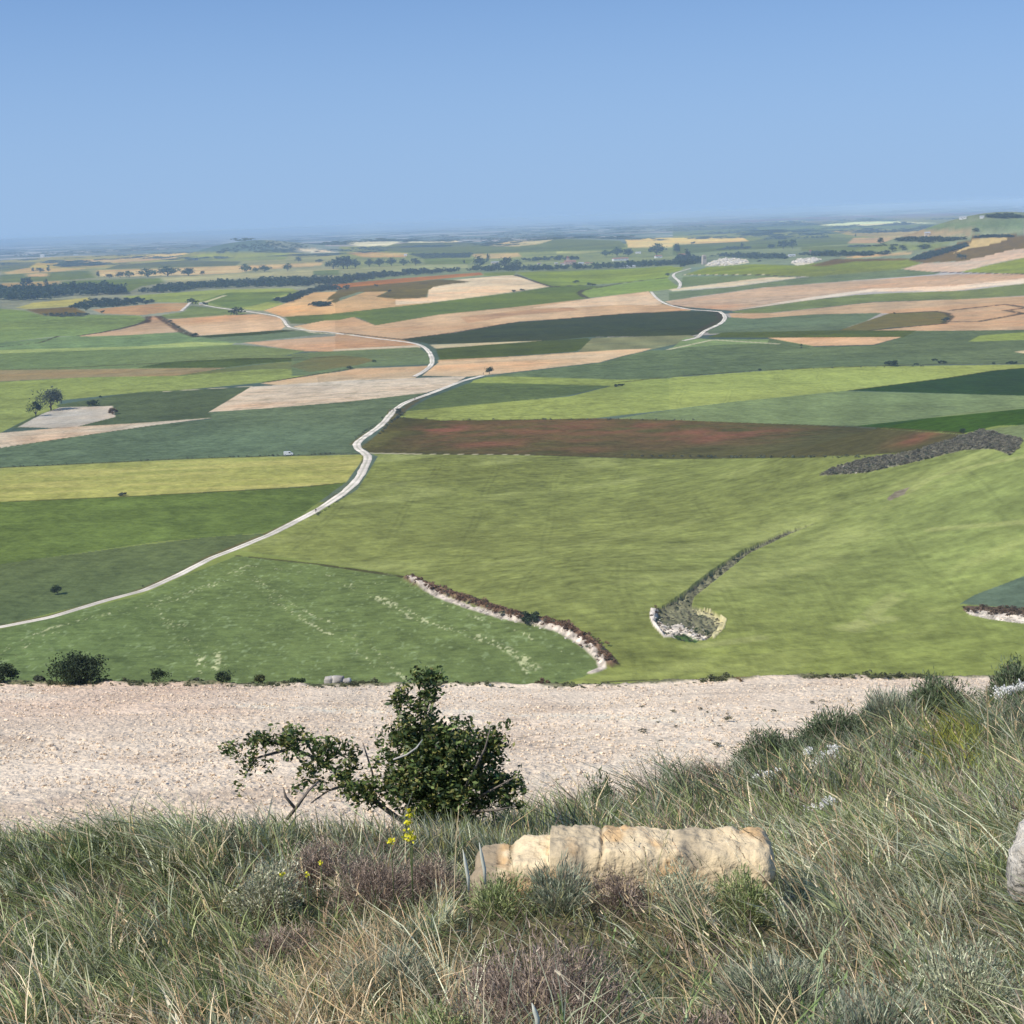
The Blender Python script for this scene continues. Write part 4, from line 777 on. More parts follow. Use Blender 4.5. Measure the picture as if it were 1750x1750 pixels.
wood(2, [(900, 248), (1050, 238), (1180, 236), (1200, 243), (950, 252)], 26, 14, 'dark', 60)
wood(2, [(350, 215), (660, 212), (650, 232), (430, 236)], 22, 6, 'dark', 120, 'scrub')
wood(3, [(0, 315), (40, 300), (120, 298), (140, 322), (40, 340), (0, 325)], 34, 24, 'dark', 90)
wood(3, [(180, 285), (400, 275), (560, 284), (565, 300), (380, 298), (260, 292)], 28, 15, 'dark', 160)
wood(3, [(640, 280), (700, 268), (840, 270), (1080, 270), (1040, 280), (850, 286), (660, 288)], 28, 15, 'dark', 150)
wood(3, [(210, 252), (300, 240), (410, 242), (320, 252)], 20, 10, 'dark', 50)
wood(3, [(1180, 306), (1240, 280), (1450, 228), (1480, 232), (1350, 275), (1250, 302)], 24, 12, 'pine', 240, 'scrub')
wood(3, [(1100, 210), (1150, 198), (1260, 194), (1480, 198), (1300, 215)], 26, 13, 'dark', 130)
wood(3, [(1500, 190), (1560, 184), (1690, 182), (1700, 188), (1520, 193)], 22, 10, 'pine', 70, 'scrub')
wood(3, [(1545, 94), (1580, 84), (1650, 80), (1755, 84), (1755, 92)], 26, 12, 'dark', 80)
wood(3, [(600, 193), (780, 187), (780, 193)], 16, 7, 'dark', 30)
wood(3, [(450, 202), (560, 194), (565, 199)], 16, 7, 'dark', 30)
wood(2, [(480, 142), (900, 130), (1200, 118), (1210, 122), (900, 136), (500, 146)], 16, 6, 'dark', 60)
wood(1, [(0, 168), (300, 150), (620, 138), (860, 128), (860, 136), (500, 150), (200, 172)], 18, 6, 'dark', 110)
wood(1, [(1100, 130), (1280, 100), (1400, 92), (1500, 108), (1560, 125), (1400, 135), (1060, 155)], 20, 7, 'pine', 110, 'scrub')
wood(3, [(860, 235), (1130, 228), (1130, 233), (870, 240)], 18, 8, 'dark', 40)

# scrub and stones in the gullies and on the banks (uncountable)
def scrub_on(poly, n, w, tone, name='scrub', line=False, hk=.7, rock=False, dz=0.):
    if line:
        seg = RNG.random(n)*(len(poly)-1.001); i = seg.astype(int); f = (seg-i)[:, None]; p = poly[i]*(1-f)+poly[i+1]*f+RNG.normal(size=(n, 2))*line
    else:
        lo = poly.min(0); hi = poly.max(0); q = RNG.random((n*5, 2))*(hi-lo)+lo; p = q[pip(q[:, 0], q[:, 1], poly)[:n]]
    for R_ in ROADS[:1]:
        for i in range(len(R_)-1):
            d = R_[i+1]-R_[i]; t = np.clip(((p-R_[i])@d)/(d@d+1e-9), 0, 1)[:, None]; p = p[np.hypot(*(p-R_[i]-t*d).T) > 2.7]
    m = len(p); s_ = w*RNG.uniform(.4, 1.5, m); z = H(p[:, 0], p[:, 1])+dz-.05
    if rock: o = scatter(name, ROCKS, np.stack([p[:, 0], p[:, 1], z], 1), s_, m_rock, lin((206, 196, 178))[None]*RNG.uniform(.7, 1.15, (m, 1)))
    else: o = scatter(name, CPR, np.stack([p[:, 0], p[:, 1], z], 1), np.stack([s_, s_, s_*hk], 1), m_leaf, lin(GREENS[tone] if isinstance(tone, str) else tone)[None]*RNG.uniform(.6, 1.5, (m, 1)))
    tag(o, kind='stuff'); return o
m_rock = mat('pale_rock', attr=True, var=.25, scale=2.0, bump=.6, bscale=3., bdist=.2)
scrub_on(bank, 2600, 1.3, (132, 126, 106), hk=.5); scrub_on(bank, 700, 1.2, 'grey', hk=.5); scrub_on(bank, 60, .5, None, 'loose_stones', rock=True); scrub_on(gul, 800, .7, (122, 116, 96), dz=-.9, hk=.5); scrub_on(gul, 90, 1.1, 'dark', dz=-.9, hk=.6)
scrub_on(rim, 40, .24, None, 'loose_stones', rock=True, dz=.3); scrub_on(rim, 26, .8, 'brown', dz=.2)
scrub_on(sc3, 160, 1.0, 'brown'); scrub_on(wh3, 120, .4, None, 'loose_stones', rock=True)
Lb = near_line([(705, 989), (720, 1000), (760, 1015), (820, 1034), (870, 1050), (905, 1062), (960, 1072), (1000, 1094), (1030, 1122), (1042, 1136)], 5)
scrub_on(Lb, 420, 1.3, (128, 98, 74), line=.9, dz=.4); scrub_on(Lb, 110, 1.2, 'grey', line=.9, dz=.3)
Lw = near_line([(760, 1022), (860, 1056), (920, 1068), (960, 1080), (1000, 1104), (1025, 1128), (1030, 1142)], 5); scrub_on(Lw, 260, .42, None, 'loose_stones', line=.5, rock=True)
for ln, n_, w_ in [([(632, 782), (615, 822), (591, 846), (540, 882)], 60, .8), ([(560, 855), (505, 893), (440, 925), (360, 958), (300, 985), (200, 1020), (90, 1055)], 260, .9), ([(606, 752), (622, 738), (650, 722), (668, 700)], 80, .8), ([(650, 742), (668, 722), (690, 706)], 60, 1.2), ([(1050, 779), (1150, 781), (1300, 783), (1480, 781)], 70, 1.2), ([(680, 715), (800, 718), (1000, 717), (1200, 718)], 60, 1.0), ([(0, 799), (200, 790), (340, 783), (600, 775)], 90, .9), ([(1100, 640), (1250, 637), (1400, 630), (1600, 626)], 30, 1.2)]:
    L_ = near_line(ln); scrub_on(L_, n_, w_, 'grey', 'verge_weeds', line=.5)
# the two white outcrops by the ruined tower
oc = dens(P(3, [(165, 335), (190, 312), (260, 296), (370, 302), (370, 316), (260, 334)]), 6); x, y, z = cast(oc[:, 0], oc[:, 1]); scrub_on(np.stack([x, y], 1), 260, 3.2, None, 'loose_stones', rock=True)
oc = dens(P(3, [(592, 322), (620, 302), (700, 295), (738, 302), (690, 320)]), 6); x, y, z = cast(oc[:, 0], oc[:, 1]); scrub_on(np.stack([x, y], 1), 200, 3.0, None, 'loose_stones', rock=True)
# rim weeds on the terrace edge
n = 9000; xx = RNG.uniform(-62, 62, n); yy = 138.6+RNG.normal(size=n)*.7; ww = RNG.gamma(2.5, .09, n)
tall = (.6+.5*noise(xx/3.5, yy*0, 402)).clip(.2, 1.1)
cols = np.where((noise(xx/5, yy*0, 401) > .35)[:, None], lin((150, 124, 84)), lin((104, 108, 74)))*RNG.uniform(.6, 1.3, (n, 1))
o = scatter('rim_weeds', CPR, np.stack([xx, yy, H(xx, yy)-.03], 1), np.stack([ww, ww, ww*tall*.9], 1), m_leaf, cols); tag(o, kind='stuff')
n = 160; xx = RNG.uniform(8, 45, n); yy = RNG.uniform(85, 120, n); ww = RNG.gamma(2., .12, n); o = scatter('field_weeds', CPR, np.stack([xx, yy, H(xx, yy)], 1), np.stack([ww, ww, ww*.4], 1), m_leaf, lin((112, 108, 84))[None]*RNG.uniform(.6, 1.2, (n, 1))); tag(o, kind='stuff')

# scattered hedges, groves and thickets out to the hazy distance
n = 4200; yy = np.geomspace(6200, 30000, n)*RNG.uniform(.9, 1.1, n); sx2 = RNG.uniform(-.42, .42, n); xx = sx2*yy
g1 = fbm(xx/(900), yy/260, 3, 701)+.25*fbm(xx/3000, yy/2500, 2, 703); k_ = g1 > .23; xx, yy = xx[k_], yy[k_]; n = len(xx); ww = RNG.gamma(2.5, 14, n)+18
ww *= np.maximum(1, yy/9000)
o = scatter('far_thickets', CPR, np.stack([xx, yy, H(xx, yy)-1], 1), np.stack([ww*2.6, ww, 6+RNG.gamma(2, 2.6, n)], 1), m_leaf, lin(GREENS['dark'])[None]*RNG.uniform(.7, 1.3, (n, 1))); tag(o, kind='stuff')
# ------------------------------------------------------------------ church, houses, van, walkers
m_wall_w = mat('white_render', base=(.72, .70, .66), var=.08, scale=.8); m_wall_p = mat('pink_stone', base=(.56, .38, .31), var=.15, scale=.8); m_stone = mat('tower_stone', base=(.46, .40, .33), var=.2, scale=.7)
m_roof = mat('clay_tiles', base=(.34, .16, .11), var=.2, scale=2.); m_roof_g = mat('grey_sheet_roof', base=(.45, .46, .47), var=.1, scale=1.); m_dark = mat('dark_opening', base=(.03, .03, .035), var=0, scale=1.)
m_tan = mat('tan_render', base=(.60, .50, .38), var=.1, scale=.8)
def house(u, v, c, wpx, hpx, wall, roof, label, name='house', cat='house', rz=None, tower=False, nwin=3, deep=.6):
    x, y, z = at(u, v, c); k = y/F/2.9167; w = wpx*k; h = hpx*k; d = w*deep if not tower else w
    d = min(d, 14); t = empty(name, (x, y, z), random.uniform(-.25, .25) if rz is None else rz); tag(t, label, cat)
    wl = MB().box((0, 0, h*.36-.5), (w, d, h*.72+1)).build('wall', wall, t)
    rr = MB().prism([(-w/2-.3, h*.70), (w/2+.3, h*.70), (w/2+.3, h*.73), (w*.0, h*1.0), (-w/2-.3, h*.73)] if tower else [(-w/2-.3, h*.70), (w/2+.3, h*.70), (w/2+.3, h*.74), (w/2-d*.0, h*.76), (-w/2, h*.76)], -d/2-.4, d/2+.4)
    if not tower:
        rr = MB(); e = w/2+.4; f = d/2+.4; rr.add([(-e, -f, h*.71), (e, -f, h*.71), (e, f, h*.71), (-e, f, h*.71), (-e, 0, h), (e, 0, h)], [(0, 1, 5, 4), (2, 3, 4, 5), (0, 4, 3), (1, 2, 5), (0, 3, 2, 1)])
    rr.build('roof', roof, t)
    for i in range(nwin):
        xx = (i-(nwin-1)/2)*w/(nwin+.3)
        MB().box((xx, -d/2-.03, h*.42), (min(1.2, w*.12), .12, min(1.4, h*.2))).build('window', m_dark, t)
    MB().box((w*.5/(nwin+.3)*(1 if nwin % 2 else 0)+.0, -d/2-.04, h*.13), (min(1.6, w*.14), .12, h*.26)).build('door', m_dark, t)
    return t
house(1150, 268, 2, 56, 20, m_wall_p, m_roof, 'long pink stone church nave at the centre of the far village', 'church', 'church', 0.1, nwin=4)
house(1140, 266, 2, 13, 40, m_wall_p, m_roof, 'slim pink church bell tower rising over the far village', 'church_tower', 'tower', 0.1, True, 1)
for u, v, w, h, wm, rm, l in [(1112, 272, 20, 13, m_wall_w, m_roof, 'small white house left of the pink church'), (1205, 270, 26, 13, m_wall_w, m_roof_g, 'white house just right of the pink church'), (1235, 268, 22, 11, m_tan, m_roof, 'tan house second to the right of the pink church'), (1400, 250, 76, 16, m_wall_w, m_roof, 'long white hall with a red roof at the right of the far village'), (1436, 284, 76, 11, m_wall_w, m_roof_g, 'long low white shed in front of the far village trees'), (1590, 236, 34, 14, m_wall_w, m_roof, 'white house with red roof beside the broad dark tree at right of the village'),
                              (1490, 214, 26, 9, m_wall_w, m_roof_g, 'small white barn behind the village trees'), (1712, 230, 40, 16, m_wall_w, m_roof, 'white farmhouse near the right end of the village tree belt'), (1080, 268, 16, 9, m_tan, m_roof_g, 'leftmost low tan shed of the far village'), (775, 264, 38, 10, m_tan, m_roof_g, 'low tan barn among trees left of the village'), (995, 268, 18, 8, m_wall_w, m_roof, 'tiny white shed midway between the barn and the church'), (330, 226, 14, 10, m_wall_w, m_roof_g, 'tiny white shed on the pale rise left of the village'), (1258, 266, 14, 8, m_wall_w, m_roof, 'last little white house right of the church')]:
    house(u, v, 2, w, h, wm, rm, l, nwin=4 if w > 50 else 2)
for u, v, w, h, wm, rm, l, c in [(60, 290, 46, 12, m_wall_w, m_roof_g, 'white shed left of the ruined tower', 3), (592, 287, 34, 11, m_wall_w, m_roof_g, 'small white shed between the two pale outcrops', 3), (1268, 182, 26, 18, m_tan, m_roof_g, 'tan block building on the far right plain', 3), (1445, 100, 34, 12, m_wall_w, m_roof_g, 'bright white building left of the farthest right wood', 3), (1540, 96, 20, 12, m_wall_w, m_roof_g, 'narrow white building touching the farthest right wood', 3), (212, 174, 20, 14, m_wall_w, m_roof_g, 'white farm building among dark trees on the far left plain', 1), (378, 165, 22, 6, m_wall_w, m_roof_g, 'tiny white barn on the hazy left plain', 1), (975, 188, 26, 10, m_wall_w, m_roof_g, 'white barn below the green knoll', 1), (1005, 412, 22, 12, m_tan, m_roof_g, 'small pale hut beside the road at the hedge crossing', 1), (685, 274, 8, 20, m_stone, m_roof, 'thin stone chimney like ruin between the outcrops', 3)]:
    house(u, v, c, w, h, wm, rm, l, nwin=1 if w < 30 else 2)
# ruined stone tower standing alone
x, y, z = at(155, 326, 3); k = y/F/2.9167; tw = 20*k; th = 46*k
t = empty('stone_tower', (x, y, z), .3); tag(t, 'lone square stone tower beside the white rocky outcrop', 'tower')
MB().box((0, 0, th*.42-.5), (tw, tw, th*.84+1), .86).build('wall', m_stone, t); MB().box((0, 0, th*.86), (tw*.92, tw*.92, th*.05)).build('cornice', m_stone, t)
MB().prism([(-tw*.4, th*.89), (tw*.4, th*.89), (tw*.16, th*1.0), (-tw*.2, th*.96)], -tw*.38, tw*.38).build('broken_top', m_stone, t)
for sx_ in (-1, 1): MB().box((sx_*tw*.17, -tw*.455, th*.66), (tw*.16, .3, th*.13)).build('window', m_dark, t)
# white van parked at the edge of the blue green field
x, y, z = at(493, 778.5); m_white = mat('white_paint', base=(.8, .8, .8), rough=.3, var=.02, scale=2, spec=.5); m_glass = mat('car_glass', base=(.03, .04, .05), rough=.1, var=0, scale=1, spec=.5); m_tyre = mat('tyre_rubber', base=(.02, .02, .02), var=0, scale=1)
t = empty('parked_van', (x, y, z+.05), math.radians(6)); tag(t, 'small white van parked on the lower edge of the blue green field', 'van')
prof = [(-2.2, .35), (2.15, .35), (2.25, .6), (2.2, .95), (1.55, 1.12), (.95, 1.78), (.6, 1.9), (-2.1, 1.88), (-2.25, 1.5)]
MB().prism(prof, -.85, .85).build('body', m_white, t)
MB().prism([(1.45, 1.15), (.93, 1.72), (.88, 1.72), (1.36, 1.12)], -.78, .78).build('windscreen', m_glass, t)
MB().prism([(.2, 1.18), (1.2, 1.18), (.82, 1.68), (.2, 1.72)], -.875, -.853).build('side_window', m_glass, t); MB().prism([(.2, 1.18), (1.2, 1.18), (.82, 1.68), (.2, 1.72)], .853, .875).build('side_window', m_glass, t)
def wheel(x_, y_):
    w_ = MB(); w_.tube([(x_, y_-.1, .33), (x_, y_+.1, .33)], .33, 14); o_ = w_.build('wheel', m_tyre, t, True); h_ = MB(); h_.tube([(x_, y_-.11, .33), (x_, y_+.11, .33)], .17, 10); h_.build('rim', m_white, o_)
for x_ in (-1.45, 1.5):
    for y_ in (-.8, .8): wheel(x_, y_)
for y_ in (-.6, .6): MB().box((2.22, y_, .78), (.06, .3, .18)).build('headlight', m_glass, t)
# walkers on the track
m_skin = mat('skin', base=(.5, .33, .25), var=.03, scale=5); m_hair = mat('dark_hair', base=(.03, .025, .02), var=.1, scale=8)
def person(u, v, rz, top, trousers, pack, label, stride=.28, c=None):
    x, y, z = at(u, v, c); t = empty('person', (x, y, z+.12), rz); tag(t, label, 'person')
    me = bpy.data.meshes.new('body_skeleton'); s = stride
    pts = [(0, 0, .95), (0, -.01, 1.2), (0, .0, 1.42), (0, .01, 1.53), (0, .03, 1.66), (.1, s*.35, .86), (.11, s*.75, .48), (.11, s*.8, .09), (.11, s*.8+.16, .05), (-.1, -s*.3, .86), (-.11, -s*.35, .5), (-.11, -s*1.0, .14), (-.11, -s*1.0+.15, .05), (.2, 0, 1.4), (.25, -.1, 1.14), (.24, .08, .93), (-.2, 0, 1.4), (-.25, .1, 1.14), (-.22, .28, .98)]
    ed = [(0, 1), (1, 2), (2, 3), (3, 4), (0, 5), (5, 6), (6, 7), (7, 8), (0, 9), (9, 10), (10, 11), (11, 12), (2, 13), (13, 14), (14, 15), (2, 16), (16, 17), (17, 18)]
    me.from_pydata(pts, ed, []); b = bpy.data.objects.new('body', me); COL.objects.link(b); b.parent = t
    m = b.modifiers.new('skin', 'SKIN'); sv_ = me.skin_vertices[0].data
    for i, r in enumerate([.15, .14, .15, .065, .1, .1, .07, .05, .045, .1, .07, .05, .045, .07, .05, .035, .07, .05, .035]): sv_[i].radius = (r, r*.85)
    sv_[0].use_root = True; sb = b.modifiers.new('sub', 'SUBSURF'); sb.levels = 1; sb.render_levels = 1; me.materials.append(m_skin)
    sh = MB(); sh.tube([(0, 0, .92), (0, 0, 1.1), (0, 0, 1.32), (0, 0, 1.47)], [.19, .185, .21, .10], 10); sh.tube([(.17, 0, 1.43), (.26, -.1, 1.13)], [.085, .07], 7); sh.tube([(-.17, 0, 1.43), (-.26, .1, 1.13)], [.085, .07], 7); sh.build('shirt', top, t, True)
    tr_ = MB(); tr_.tube([(.09, .02, .97), (.11, s*.75, .48), (.11, s*.8, .16)], [.13, .09, .07], 8); tr_.tube([(-.09, -.02, .97), (-.11, -s*.35, .5), (-.11, -s*1.0, .2)], [.13, .09, .07], 8); tr_.build('trousers', trousers, t, True)
    if pack is not None: MB().box((0, -.25, 1.22), (.32, .22, .52), .85).build('backpack', pack, t)
    h = MB(); h.tube([(0, .0, 1.68), (0, .015, 1.745), (0, .02, 1.785)], [.112, .09, .04], 9); h.build('hair', m_hair, t, True)
    return t
cA = mat('dark_cloth', base=(.05, .05, .07), var=.1, scale=9); cB = mat('blue_cloth', base=(.08, .12, .22), var=.1, scale=9); cC = mat('red_cloth', base=(.35, .07, .06), var=.1, scale=9); cD = mat('grey_cloth', base=(.2, .2, .2), var=.1, scale=9)
person(540, 877, .6, cA, cA, cA, 'walker in dark clothes alone low down on the white track')
person(667, 705, .5, cB, cA, cA, 'walker in blue at the left of a pair at the track bend')
person(672, 704, .5, cD, cA, cC, 'walker with red backpack at the right of a pair at the track bend')
person(709, 684, .9, cC, cA, cA, 'walker in red top on the track above the grey bush')
person(826, 641, .9, cA, cA, None, 'walker standing at the far end of the white track by the small tree')

# ------------------------------------------------------------------ boulders
def boulder(name, x, y, z, dims, label, cat, seed, mat_, rz=0., jag=.25, sub=4, cols=None):
    v, f = rockmesh(seed, sub, jag, 1.0)
    p = np.sign(v)*np.abs(v)**.75; nn = fbm(p[:, 0]*3+p[:, 2]*2.1, p[:, 1]*3-p[:, 2]*1.3, 4, seed)
    p = p*(1+.10*nn[:, None])*np.array(dims)/2; me = mesh_np(name, p, f, True, cols if cols is not None else np.ones((len(p), 3))); o = link(name, me, mat_); o.location = (x, y, z); o.rotation_euler = (0, 0, rz); tag(o, label, cat); return o
m_boul = mat('white_boulder', base=(.62, .58, .52), hue=(.36, .33, .29), var=.15, scale=1.5, bump=.5, bscale=4, bdist=.1)
for u, w, h, l in [(562, 18, 12, 'left white boulder of the three on the terrace rim'), (577, 20, 14, 'middle and tallest white boulder of the three on the terrace rim'), (592, 16, 10, 'right white boulder of the three on the terrace rim')]:
    s, t_ = ray(u, 1160.); x = float(s)*139.6; k = 139.6/F; boulder('boulder', x, 139.6, float(H(x, 139.4))+h*k*.45, (w*k*1.1, w*k*.8, h*k*1.4), l, 'boulder', int(u), m_boul, sub=3)
def nat(u, v, y):                      # point at distance y seen at pixel u, v
    s, t = ray(float(u), float(v)); return float(s)*y, y, -float(t)*y
# the long pale stone block in the grass
m_block = mat('limestone_block', attr=True, var=.16, scale=9, bump=.9, bscale=26, bdist=.02, detail=8)
def stone_block():
    nx, nt = 260, 90; uu = np.linspace(-1, 1, nx); an = np.linspace(0, 2*np.pi, nt, endpoint=False)
    U_, A_ = np.meshgrid(uu, an, indexing='ij')
    ca, sa = np.cos(A_), np.sin(A_); p = 9.0; r = (np.abs(ca)**p+np.abs(sa)**p)**(-1/p)
    endr = (1-np.abs(U_)**30)**(1/3.0)
    dx = .60*U_*(1+.02*noise(A_*2, U_*0+3, 5)); yy_ = .17*r*ca*endr*(1+.10*fbm(dx*5, sa*1.5, 3, 501)); top = .245+.015*noise(dx*3, dx*0, 503)
    step = np.where(dx < -.28, -.05-.04*sstep(-.33, -.5, dx), 0); zz = (.24*r*sa*endr); zz = zz+np.where(sa > 0, step*sa, 0)
    # ledge: upper course set back from the lower one, cracks between
    face = (yy_ < -.08)
    wv = .05*fbm(dx*5, zz*5, 3, 521); cr1 = np.exp(-((zz-(.05+.07*noise(dx*4, dx*0+9, 505)))/.012)**2)*(dx < .05); cr2 = np.exp(-((dx+wv-(.14+.25*zz))/.007)**2)*.12; cr3 = np.exp(-((dx+wv*1.6+.17-.5*zz)/.009)**2)*.7; cr4 = np.exp(-((dx+wv-.36)/.03)**2)*.10; cr5 = np.exp(-((dx+wv*1.5+.40+.4*zz)/.009)**2)*.6
    cr = np.clip(cr1+cr2+cr3+cr4*.6+cr5, 0, 1); q = fbm(dx*14+zz*9, zz*16+yy_*12, 5, 507, .6)
    dis = .022*q-.022*cr+.017*fbm(dx*5, zz*8+yy_*5, 4, 509)
    n3 = np.stack([np.zeros_like(dx), ca, sa], -1); Pn = np.stack([dx, yy_, zz], -1)+n3*dis[..., None]; Pn[..., 0] += .02*fbm(zz*12, yy_*12, 3, 511)*np.abs(U_)**8
    cream = lin((236, 214, 174))*.92; och = lin((212, 164, 102))*.85; gry = lin((164, 152, 130))*.8; n_o = fbm(dx*6+7, zz*7+yy_*4, 4, 513); n_g = fbm(dx*5-3, zz*6, 4, 515)
    o_ = np.clip(n_o*4.2+.05+1.3*sstep(.43, .56, dx)+.5*sstep(.1, -.4, dx)-.3, 0, 1)[..., None]*.62; g_ = np.clip(n_g*3.4+.1+1.0*sstep(-.05, -.5, dx), 0, 1)[..., None]*.8*(1-sstep(.3, .5, dx))[..., None]
    c = cream*(1-o_)+och*o_; c = c*(1-g_)+gry*g_; c = c*(1-.45*cr[..., None])
    idx = np.arange(nx*nt).reshape(nx, nt); a = idx[:-1]; b = idx[1:]; Fq = np.stack([a, np.roll(a, -1, 1), np.roll(b, -1, 1), b], -1).reshape(-1, 4)
    return mesh_np('stone_block', Pn.reshape(-1, 3), Fq, True, c.reshape(-1, 3))
x, y, z = nat(1062, 1412, 6.5); bl = link('stone_block', stone_block(), m_block); bl.location = (x, 6.62, z-.362); bl.rotation_euler = (0, math.radians(1.0), math.radians(-3)); bl.scale = (1.09, 1, 1.10); tag(bl, 'long cracked cream and ochre limestone block lying in the grass', 'stone')
m_gboul = mat('grey_boulder', base=(.60, .55, .46), hue=(.34, .31, .26), var=.35, scale=16, bump=1.0, bscale=26, bdist=.04)
x, y, z = nat(1792, 1470, 6.2); boulder('boulder', x, 6.2, z-.01, (.29, .30, .40), 'grey pink boulder cut by the right frame edge among long grass', 'boulder', 77, m_gboul, jag=.2)
m_pk = mat('pinkish_stone', base=(.50, .42, .35), hue=(.38, .32, .27), var=.25, scale=6, bump=.7, bscale=14, bdist=.03)
for i, (u, v, w, h, l) in enumerate([(1722, 1252, 60, 26, 'wide pinkish stone on the bank at the right edge'), (1690, 1262, 30, 18, 'small pinkish stone left of the wide one on the bank'), (1745, 1232, 34, 24, 'upper pinkish stone touching the right frame edge')]):
    x, y, z = nat(u, v, 18.5); k = 18.5/F; boulder('stone', x, y, z, (w*k, w*k, h*k), l, 'stone', 90+i, m_pk, sub=3)
# ------------------------------------------------------------------ foreground grasses and shrubs
m_grass = mat('grass_blades', attr=True, var=.18, scale=25, trans=.20, rough=.55, spec=.3, detail=2)
m_twig = mat('dry_twigs', attr=True, var=.2, scale=25, trans=.05, rough=.8, spec=.15, detail=2)
def strips(base, tip, sag, w, cols, seg=3, tipw=.15):
    """tapered ribbons from base to tip, bowed by sag (n,3)"""
    n = len(base); d = tip-base; side = np.cross(d, RNG.normal(size=(n, 3))); side /= np.linalg.norm(side, axis=1, keepdims=True)+1e-9
    view = np.array([0, 1., .3]); sd2 = np.cross(d, view); sd2 /= np.linalg.norm(sd2, axis=1, keepdims=True)+1e-9; side = side*.6+sd2*.6
    L_ = []
    for k in range(seg+1):
        t = k/seg; c = base+d*t+sag*(4*t*(1-t))[..., None] if np.ndim(t) else base+d*t+sag*(4*t*(1-t)); ww = (w*(1-(1-tipw)*t**1.5))[:, None]*.5
        L_ += [c-side*ww, c+side*ww]
    V_ = np.stack(L_, 1).reshape(-1, 3); b = (np.arange(n)*(2*seg+2))[:, None, None]
    f = np.array([[2*k, 2*k+1, 2*k+3, 2*k+2] for k in range(seg)])[None]; return V_, (b+f).reshape(-1, 4), np.repeat(cols, 2*seg+2, 0)
def join(parts):
    V_, F_, C_ = [], [], []; o = 0
    for v, f, c in parts: V_.append(v); F_.append(f+o); C_.append(c); o += len(v)
    return np.concatenate(V_), np.concatenate(F_), np.concatenate(C_)
def stuff(name, parts, m, label=None):
    v, f, c = join(parts) if isinstance(parts, list) else parts; o = link(name, mesh_np(name, v, f, True, c), m); return tag(o, label, None, None, 'stuff')
def ell(u, v, cu, cv, ru, rv, rot=0.): 
    a = math.radians(rot); du, dv = u-cu, v-cv; x_ = du*math.cos(a)+dv*math.sin(a); y_ = -du*math.sin(a)+dv*math.cos(a)
    return np.clip(1.15-((x_/ru)**2+(y_/rv)**2), 0, 1)
pal = lambda *c: np.array([lin(q) for q in c])*1.72
GRN = pal((122, 132, 84), (108, 120, 74), (138, 146, 100), (90, 102, 62), (152, 156, 116)); PAL = pal((158, 160, 132), (142, 148, 120), (180, 180, 152), (122, 128, 102))
STRAW = pal((196, 176, 138), (180, 156, 118), (206, 190, 158), (168, 142, 112)); OLV = pal((120, 120, 76), (138, 134, 90), (104, 108, 66)); GREYG = pal((128, 136, 112), (110, 118, 96), (148, 152, 130), (136, 132, 112)); PURP = pal((134, 119, 106), (116, 101, 91), (150, 135, 120), (100, 87, 77)); DKG = pal((88, 100, 72), (76, 88, 62), (102, 112, 84))
def pick(P_, n): return P_[RNG.integers(0, len(P_), n)]*RNG.uniform(.45, 1.4, (n, 1))
def area(n, y0, y1, s0, s1):
    y = np.sqrt(RNG.uniform(y0*y0, y1*y1, n)); s = RNG.uniform(s0, s1, n); x = s*y; z = H(x, y); u, v = proj(x, y, z+.12); return x, y, z, u, v
SHR = []                                # shrub footprints keep grass thinner
# --- long grass over the near slope
n = 290000; x, y, z, u, v = area(n, 2.6, 10.2, -.42, .42)
cl = fbm(x/.22, y/.22, 3, 601); patch = fbm(x/.7, y/.7, 2, 605)
keep = (RNG.random(n) < .55+.9*cl) & ~((ell(u, v, 1060, 1470, 290, 62) > .1) & (y < 6.55) & (y > 5.2) & (RNG.random(n) < .62)) & ~((ell(u, v, 930, 1600, 190, 120) > .2) & (RNG.random(n) < .75)) & ~((u > 780) & (u < 1340) & (y > 6.3) & (y < 7.0))
x, y, z, u, v, cl, patch = [q[keep] for q in (x, y, z, u, v, cl, patch)]; n = len(x)
w_gr = (.35+1.35*ell(u, v, 230, 1560, 360, 200)+.5*ell(u, v, 1180, 1720, 180, 70)+.7*ell(u, v, 1450, 1400, 260, 60)).clip(0); w_pl = .4+.7*ell(u, v, 1480, 1480, 380, 130)+.4*ell(u, v, 420, 1430, 200, 60); w_st = .20+3.2*ell(u, v, 600, 1690, 190, 110, -20)+.35*ell(u, v, 300, 1740, 300, 60)+.5*ell(u, v, 1500, 1720, 320, 80)
w_pu = .12+1.6*ell(u, v, 640, 1430, 140, 60)+.6*1.4*ell(u, v, 1450, 1640, 340, 120); w_gg = .45+2.2*ell(u, v, 1480, 1640, 400, 150)+.8*ell(u, v, 640, 1540, 150, 90)+.9*ell(u, v, 1550, 1620, 300, 160); w_ol = .12+.4*ell(u, v, 150, 1700, 200, 80)
W_ = np.stack([w_gr, w_pl, w_st, w_pu, w_gg, w_ol], 1); W_ *= np.exp(1.3*np.stack([fbm(x/.35+7*k, y/.35, 2, 610+k) for k in range(6)], 1)); W_ /= W_.sum(1, keepdims=True)
kd = (W_.cumsum(1) < RNG.random((n, 1))).sum(1).clip(0, 5); PS = [GRN, PAL, STRAW, PURP, GREYG, OLV]; col = np.zeros((n, 3))
for k in range(6): m = kd == k; col[m] = pick(PS[k], m.sum())
